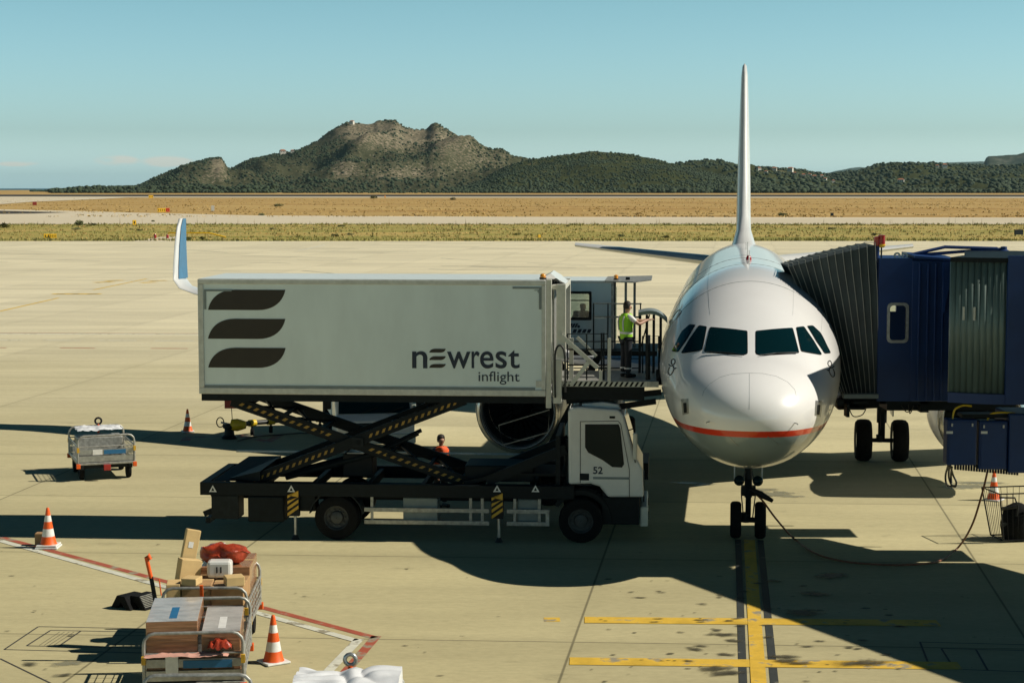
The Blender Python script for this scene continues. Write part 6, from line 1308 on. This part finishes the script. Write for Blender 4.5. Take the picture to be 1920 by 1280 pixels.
# foreground train
cA0 = loc_rail(383, 1103); cA1 = loc_rail(414, 1050); hA = -math.atan2(cA1.x - cA0.x, cA1.y - cA0.y)
cA = make_cart('farther loaded cart carrying brown boxes and a red bag', cA0, hA, (cA1 - cA0).length, 1.34)
cB0 = loc_rail(362, 1187); cB1 = loc_rail(383, 1120); hB = -math.atan2(cB1.x - cB0.x, cB1.y - cB0.y)
cB = make_cart('middle loaded cart carrying large shrink wrapped boxes', cB0, hB, (cB1 - cB0).length, 1.42, drawbar=None)
cD1 = loc_rail(371, 1263); cD = make_cart('nearest cart cut off by the bottom edge of the photo', cD1 + Vector((.1, -2.3, 0)), R(2.5), 2.3, 1.42, drawbar=None)
MB().b2((-.40, -.0, .60), (-.22, .016, .90)).build('white_plate', 'reflect', cB, loc=(0, .005, 0)); text('BAGAGE', .14, 'bluecloth', 'blue_lettering', cB, (-.17, .012, .72), shear=.0) if False else MB().b2((-.15, .012, .69), (.55, .022, .80)).build('blue_lettering_strip', 'bluecloth', cB)
MA = Matrix.Translation(cA0) @ Matrix.Rotation(hA, 4, 'Z'); MBm = Matrix.Translation(cB0) @ Matrix.Rotation(hB, 4, 'Z')
def carton(Mx, h_, x0_, x1_, y0_, y1_, z0_, z1_, mt, lab, name='cardboard_box', cat='box', rz=0.0, rot=None, tape=True):
    o = MB().b2((-(x1_ - x0_) / 2, -(y1_ - y0_) / 2, 0), ((x1_ - x0_) / 2, (y1_ - y0_) / 2, z1_ - z0_)).build(name, mt, bevel=.012)
    o.location = Mx @ Vector(((x0_ + x1_) / 2, (y0_ + y1_) / 2, z0_)); o.rotation_euler = rot if rot else (0, 0, h_ + rz)
    if tape: MB().b2((-(x1_ - x0_) / 2 - .001, -.03, z1_ - z0_), ((x1_ - x0_) / 2 + .001, .03, z1_ - z0_ + .002)).build('tape', 'card_light', o)
    return tag(o, lab, cat)
carton(MA, hA, -.40, .08, .15, 1.0, .485, 1.22, 'card', 'brown carton at the front left of the farther cart', rz=.03)
carton(MA, hA, .10, .62, .12, 1.0, .485, 1.20, 'card', 'brown carton at the front right of the farther cart', rz=-.02)
carton(MA, hA, -.2, .62, 1.05, 2.2, .485, 1.33, 'wrapbrown', 'large wrapped carton at the back of the farther cart')
carton(MA, hA, -.64, -.42, .1, .5, .485, 1.25, 'card_light', 'narrow upright tan carton at the left front of the farther cart', tape=False, rz=.1)
carton(MA, hA, .30, .60, .1, .36, 1.205, 1.36, 'card_light', 'small tan carton on top right of the farther cart', tape=False, rz=.3)
carton(MA, hA, -.36, -.10, .1, .38, 1.225, 1.34, 'card_light', 'small tan carton on top left of the farther cart', tape=False, rz=-.25)
o = carton(MA, hA, -.62, -.38, .8, .92, .9, 2.0, 'card_light', 'tall tan cardboard tube box leaning upright on the farther cart', tape=False, rot=(R(-4), R(13), hA + .35)); 
MB().b2((-.05, -.065, .8), (.03, -.061, .9)).build('paper_label', 'reflect', o)
carton(MA, hA, -.66, -.30, .55, .75, .485, 1.55, 'card_light', 'second tan carton leaning at the left side of the farther cart', tape=False, rot=(R(0), R(10), hA + .5))
# red bag and white box
p = MA @ Vector((.16, 1.35, 1.34)); vs = []
rb = MB().lathe([(.01, -.42), (.10, -.39), (.17, -.33), (.21, -.25), (.22, -.15), (.23, -.05), (.22, .05), (.23, .15), (.2, .25), (.15, .34), (.07, .41), (.01, .46)], (0, 0, 0), 'x', 32); rb.v = [(x * (1 + .05 * noise.noise(Vector((x * 6, y * 6, z * 6)))), y * .9 + .09 * noise.noise(Vector((x * 7, y * 7, 5 + z * 7))), (z * .75 + .10 * noise.noise(Vector((x * 8, y * 5, 9 + z * 6)))) + .16) for x, y, z in rb.v]
rbo = place(rb, 'red_bag', 'bagred', 'crumpled dark red bag lying on top of the farther cart', 'bag', p, hA - .1, smooth=60); MB().b2((-.1, -.05, .32), (.02, .03, .335)).build('paper_label', 'reflect', rbo)
wb_ = place(MB().b2((-.2, -.14, 0), (.2, .14, .28)), 'white_package', 'white', 'white rounded package in front of the red bag', 'package', MA @ Vector((.16, .78, 1.225)), hA, bevel=.05)
for x in (-.035, .03): MB().b2((x - .012, -.1425, .09), (x + .012, -.139, .19)).build('black_mark', 'black', wb_)
# wrapped boxes on the middle cart
for (xa_, xb_, z1_, lab_) in ((-.69, .05, 1.36, 'largest shrink wrapped box on the middle cart'), (.10, .66, 1.20, 'smaller shrink wrapped box at the right of the middle cart')):
    o = carton(MBm, hB, xa_, xb_, .08, 1.62, .485, z1_, 'wrapbrown', lab_, 'wrapped_box', rz=.015, tape=False); w2 = (xb_ - xa_) / 2
    MB().b2((-w2 + .006, -.765, z1_ - .485), (w2 - .006, .765, z1_ - .475)).build('plastic_wrap', 'wrap', o, bevel=.004); MB().b2((-.05, -.6, z1_ - .474), (.06, .1, z1_ - .472)).build('blue_print' if xa_ < 0 else 'paper_label', 'bluecloth' if xa_ < 0 else 'reflect', o)
pk = MBm @ Vector((.38, -.02, .86)); place(cloth('c', .34, .16, .18, 8, 'r', 14, 10), 'orange_bag', 'redbag', 'small orange red bag at the front rail of the middle cart', 'bag', pk, hB, smooth=70)
place(cloth('c', 1.2, .16, .06, 12, 'r', 30, 8), 'pink_sheet', mat('pink_plastic', (.7, .38, .30), .4, var=.15, bump=.5), 'crumpled pink plastic along the front rail of the middle cart', 'plastic sheet', MBm @ Vector((-.1, -.01, .84)), hB, smooth=70)
MDm = Matrix.Translation(cD.location) @ Matrix.Rotation(R(2.5), 4, 'Z')
place(cloth('c', 1.3, 2.0, .16, 21, 't', 30, 30), 'white_cover', 'tarp', 'white sheet over the load of the nearest cart at the bottom', 'sheet', MDm @ Vector((0, 1.15, .95)), R(2.5), smooth=70)
carton(MDm, R(2.5), -.62, .62, .15, 2.1, .485, .94, 'card', 'carton beneath the white sheet on the nearest cart')
# upright drawbar of the farther cart with orange grip
g = on_ground(312, 1113, .75); dbm = MB(); p0 = Vector((-.85, .25, .55)); 
MB().bar((-.72, .1, .5), (-.86, .1, 1.38), .06, .05).build('raised_drawbar', 'dark', cA); MB().tube([(-.86, .1, 1.36), (-.90, .1, 1.55), (-.93, .1, 1.70), (-.90, .1, 1.74), (-.87, .1, 1.66)], .034, 8).build('drawbar_grip', 'orange', cA, smooth=60)
MB().tube([(-.80, .09, 1.08), (-.70, .09, 1.08), (-.73, .09, 1.34), (-.84, .09, 1.34)], .012, 6, closed=True).build('lever', 'orange', cA)
# tarp cart
tp = on_ground(658, 1252, 1.2); cT = make_cart('low cart hidden under a white tarpaulin at the bottom edge', Vector((tp.x, tp.y - 2.1, 0)), R(0), 2.1, 1.42, 1.12, None, mesh_side=False)
place(cloth('c', 1.42, 2.1, .14, 33, 't', 70, 70, drape=.45), 'white_tarpaulin', 'tarp', 'wrinkled white tarpaulin draped over the low cart at the bottom', 'tarpaulin', Vector((tp.x, tp.y - 1.05, 1.10)), 0, smooth=40)
MB().tube([(.0, 2.14, .4), (-.02, 2.3, .8), (-.03, 2.35, 1.16)], .035, 8).build('raised_drawbar', 'orange', cT, smooth=60); MB().tube([(-.03 + .075 * math.cos(a * .5236), 2.36, 1.25 + .075 * math.sin(a * .5236)) for a in range(12)], .03, 7, closed=True).build('tow_ring', 'steel', cT, smooth=60)
# wheel chocks
def chock(loc, rz, lab, ribbed):
    c = thing('wheel_chock', lab, 'wheel chock', loc, rz, 'rubber wheel chocks')
    MB().prism([(-.26, 0), (-.10, .24), (.10, .24), (.26, 0), (.12, 0), (0, .12), (-.12, 0)], -.22, .22).build('body', 'rubber', c, bevel=.015)
    if ribbed:
        for k in range(8): MB().bar((.11 + .016 * k, -.2, .235 - .026 * k), (.11 + .016 * k, .2, .235 - .026 * k), .012, .012).build('rib', 'galv', c)
chock(on_ground(243, 1137), R(-35), 'plain black wheel chock on the apron left of the carts', False); chock(on_ground(268, 1137), R(-30), 'ribbed black wheel chock next to the plain one', True)

# ================================================================ PEOPLE
def skin_obj(name, chains, mt, par=None, sub=2, root=0):
    verts = []; edges = []; rad = []; idx = {}
    def vid(p, r):
        k = tuple(round(c, 4) for c in p)
        if k not in idx: idx[k] = len(verts); verts.append(p); rad.append(r)
        return idx[k]
    for ch in chains:
        ids = [vid(p, r) for p, r in ch]
        for a, b in zip(ids, ids[1:]): edges.append((a, b))
    me = bpy.data.meshes.new('tmp'); me.from_pydata(verts, edges, []); o = bpy.data.objects.new('tmp', me); C.objects.link(o)
    sk = o.modifiers.new('s', 'SKIN'); sk.use_smooth_shade = True; sk.branch_smoothing = .5
    for i, r in enumerate(rad):
        d = me.skin_vertices[0].data[i]; d.radius = (r, r) if not hasattr(r, '__len__') else r; d.use_root = (i == root)
    sb = o.modifiers.new('b', 'SUBSURF'); sb.levels = sub; sb.render_levels = sub
    m2 = bpy.data.meshes.new_from_object(o.evaluated_get(bpy.context.evaluated_depsgraph_get())); bpy.data.objects.remove(o)
    m2.materials.clear(); m2.materials.append(M[mt]); m2.shade_smooth(); r_ = bpy.data.objects.new(name, m2); C.objects.link(r_)
    if par: r_.parent = par
    return r_
def person(lab, loc, rz, vest, sc=1.0, reach=True):
    """local frame: facing -Y, +X is the figure's left hand side seen from behind; feet at z 0"""
    t = thing('person', lab, 'person', loc, rz); t.scale = (sc,) * 3
    P0 = (0, 0, .95)
    sh = 1.42
    if reach: aL = [((.19, 0, sh), .058), ((.24, -.24, 1.30), .045), ((.20, -.46, 1.30), .036), ((.19, -.54, 1.31), .030)]; aR = [((-.19, 0, sh), .058), ((-.26, -.20, 1.25), .046), ((-.16, -.44, 1.33), .036), ((-.14, -.52, 1.34), .030)]
    else: aL = [((.19, 0, sh), .058), ((.25, .02, 1.15), .045), ((.22, -.12, .93), .036), ((.21, -.15, .86), .028)]; aR = [((-.19, 0, sh), .058), ((-.25, .02, 1.15), .045), ((-.22, -.12, .93), .036), ((-.21, -.15, .86), .028)]
    ch = [[(P0, .13), ((0, .01, 1.12), .125), ((0, .01, 1.30), .14), ((0, 0, sh), .10), ((0, -.01, 1.50), .055), ((0, -.03, 1.57), .058), ((0, -.04, 1.63), .088), ((0, -.03, 1.70), .080)]]
    for a in (aL, aR):
        ch.append([((0, 0, sh), .10)] + a)
        wv = Vector(a[-1][0]); dd = (wv - Vector(a[-2][0])).normalized(); sd_ = dd.cross(Vector((0, 0, 1))).normalized() if abs(dd.z) < .9 else Vector((0, 1, 0))
        pm = wv + dd * .05; ch.append([(tuple(wv), .030), (tuple(pm), .028)])
        for k, ln in enumerate((.07, .08, .075, .06)):
            b = pm + sd_ * (k - 1.5) * .018; ch.append([(tuple(pm), .028), (tuple(b + dd * .03), .010), (tuple(b + dd * (.03 + ln * .5) + Vector((0, 0, -.008))), .009), (tuple(b + dd * (.03 + ln) + Vector((0, 0, -.025))), .0075)])
        ch.append([(tuple(wv), .030), (tuple(wv + dd * .03 - sd_ * .035), .011), (tuple(wv + dd * .065 - sd_ * .045), .009)])
    for s_ in (-1, 1): ch.append([(P0, .13), ((s_ * .095, 0, .88), .085), ((s_ * .11, .0, .50), .058), ((s_ * .12, .02, .10), .040)])
    body = skin_obj('body', ch, 'skin', t)
    MB().lathe([(.001, -.02), (.012, -.01), (.016, .01), (.001, .035)], (0, -.128, 1.62), 'z', 8).build('nose', 'skin', body, smooth=60)
    for s_ in (-1, 1): MB().lathe([(.002, -.012), (.02, 0), (.016, .01), (.002, .014)], (s_ * .086, -.03, 1.635), 'x', 10).build('ear', 'skin', body, smooth=60)
    hv = MB().lathe([(.092, 1.60), (.100, 1.66), (.095, 1.72), (.07, 1.77), (.02, 1.79), (.001, 1.792)], (0, -.02, 0), 'z', 20, cap=False); hv.v = [(x, (y if y > -.04 else -.04 + (y + .04) * (.2 if z < 1.70 else .9)), z) for x, y, z in hv.v]; hv.build('hair', 'hair', t, smooth=60)
    v = []
    for (rx, ry, z, oy) in ((.175, .125, .86, 0), (.18, .13, 1.0, .005), (.185, .14, 1.15, .01), (.205, .15, 1.30, .01), (.215, .14, 1.40, .0), (.15, .11, 1.475, -.005), (.085, .08, 1.50, -.01)):
        v.append((rx, ry, z, oy))
    def shell(rows, grow=1.0): 
        n = 28; vs = [(rx * grow * math.copysign(abs(math.cos(a)) ** .8, math.cos(a)), oy + ry * grow * math.copysign(abs(math.sin(a)) ** .8, math.sin(a)), z) for rx, ry, z, oy in rows for a in [2 * math.pi * i / n for i in range(n)]]
        return MB().add(vs, [(j * n + i, j * n + (i + 1) % n, (j + 1) * n + (i + 1) % n, (j + 1) * n + i) for j in range(len(rows) - 1) for i in range(n)])
    ve = shell(v).build('vest', vest, t, smooth=70); shell([(.183, .133, 1.02, .005), (.186, .137, 1.07, .006)], 1.012).build('reflective_stripe', 'reflect', ve, smooth=60)
    for s_ in (-1, 1): MB().tube([(s_ * .12, .138, 1.10), (s_ * .13, .155, 1.30), (s_ * .12, .12, 1.44)], .018, 6).build('reflective_stripe', 'reflect', ve, smooth=60)
    skin_obj('sleeves', [[((0, 0, sh), .09), (tuple(Vector(a[0][0])), .070), (tuple(Vector(a[0][0]).lerp(Vector(a[1][0]), .75)), .058)] for a in (aL, aR)], 'reflect' if reach else 'tshirt', t, 1)
    tr_ = skin_obj('trousers', [[((0, .0, .95), .14), ((s_ * .095, 0, .86), .105), ((s_ * .11, .0, .50), .085), ((s_ * .12, .015, .09), .085)] for s_ in (-1, 1)], 'trouser', t, 2)
    for s_ in (-1, 1):
        MB().lathe([(.089, .20), (.088, .235)], (s_ * .118, .012, 0), 'z', 16, cap=False).build('ankle_stripe', 'reflect', tr_, smooth=60)
        sh_ = MB().box((s_ * .12, -.05, .04), (.10, .28, .08)); sh_.build('shoe', 'black', t, bevel=.03)
    return t
wx = (at_depth(1174, 712, 39.4).x, 39.4)
pz = TM @ Vector((0, 0, 0)); wl_ = TMI @ Vector((wx[0], wx[1], 0))
person('worker in yellow green vest and dark trousers reaching toward the airliner from the raised platform', Vector((wx[0], 39.4, zp + .005)), R(112), 'hivis', .93)
pw = at_depth(826, 824, 42.9); person('crew member in an orange vest standing behind the lift truck chassis', Vector((pw.x, 42.9, 0)), R(35), 'hiorange', .98, False)
# seated passenger figure behind the cabin window
sp_ = TM2 @ Vector((A(1093, 595, .9)[0], .9, 0)); ppl = thing('person', 'dark silhouette of a seated person behind the raised cabin window', 'person', Vector((sp_.x, sp_.y, azb + .05)), AW)
skin_obj('body', [[((0, 0, .62), .15), ((0, 0, .85), .15), ((.0, 0, 1.02), .12), ((0, 0, 1.12), .05), ((0, 0, 1.22), .09), ((0, 0, 1.30), .08)], [((0, 0, 1.02), .12), ((.2, 0, 1.0), .07), ((.28, -.05, .75), .05), ((.2, -.25, .68), .04)], [((0, 0, 1.02), .12), ((-.2, 0, 1.0), .07), ((-.28, -.05, .75), .05), ((-.2, -.25, .68), .04)], [((0, 0, .62), .15), ((.1, -.4, .55), .09), ((.1, -.42, .1), .06)], [((0, 0, .62), .15), ((-.1, -.4, .55), .09), ((-.1, -.42, .1), .06)]], 'tshirt', ppl)
ppl.location.z = A(1093, 566, .9)[1] - 1.33
MB().b2((-.25, -.25, 0), (.25, .25, .45)).b2((-.25, .2, .45), (.25, .28, 1.05)).build('cabin_seat', 'black', amb, bevel=.03, loc=TMI2 @ Vector((ppl.location.x, ppl.location.y, ppl.location.z + .05)))

# ================================================================ HAZE
hz_m = bpy.data.materials.new('air_haze'); hz_m.use_nodes = True; t_ = hz_m.node_tree; t_.nodes.clear(); ho_ = t_.nodes.new('ShaderNodeOutputMaterial'); pv = t_.nodes.new('ShaderNodeVolumePrincipled')
pv.inputs['Color'].default_value = (0.55, 0.90, 1.0, 1); pv.inputs['Density'].default_value = 0.000016; pv.inputs['Anisotropy'].default_value = 0.2
t_.links.new(pv.outputs[0], ho_.inputs['Volume'])
tag(MB().b2((-40000, -400, -12), (40000, 40500, 320)).build('haze', hz_m), kind='stuff')
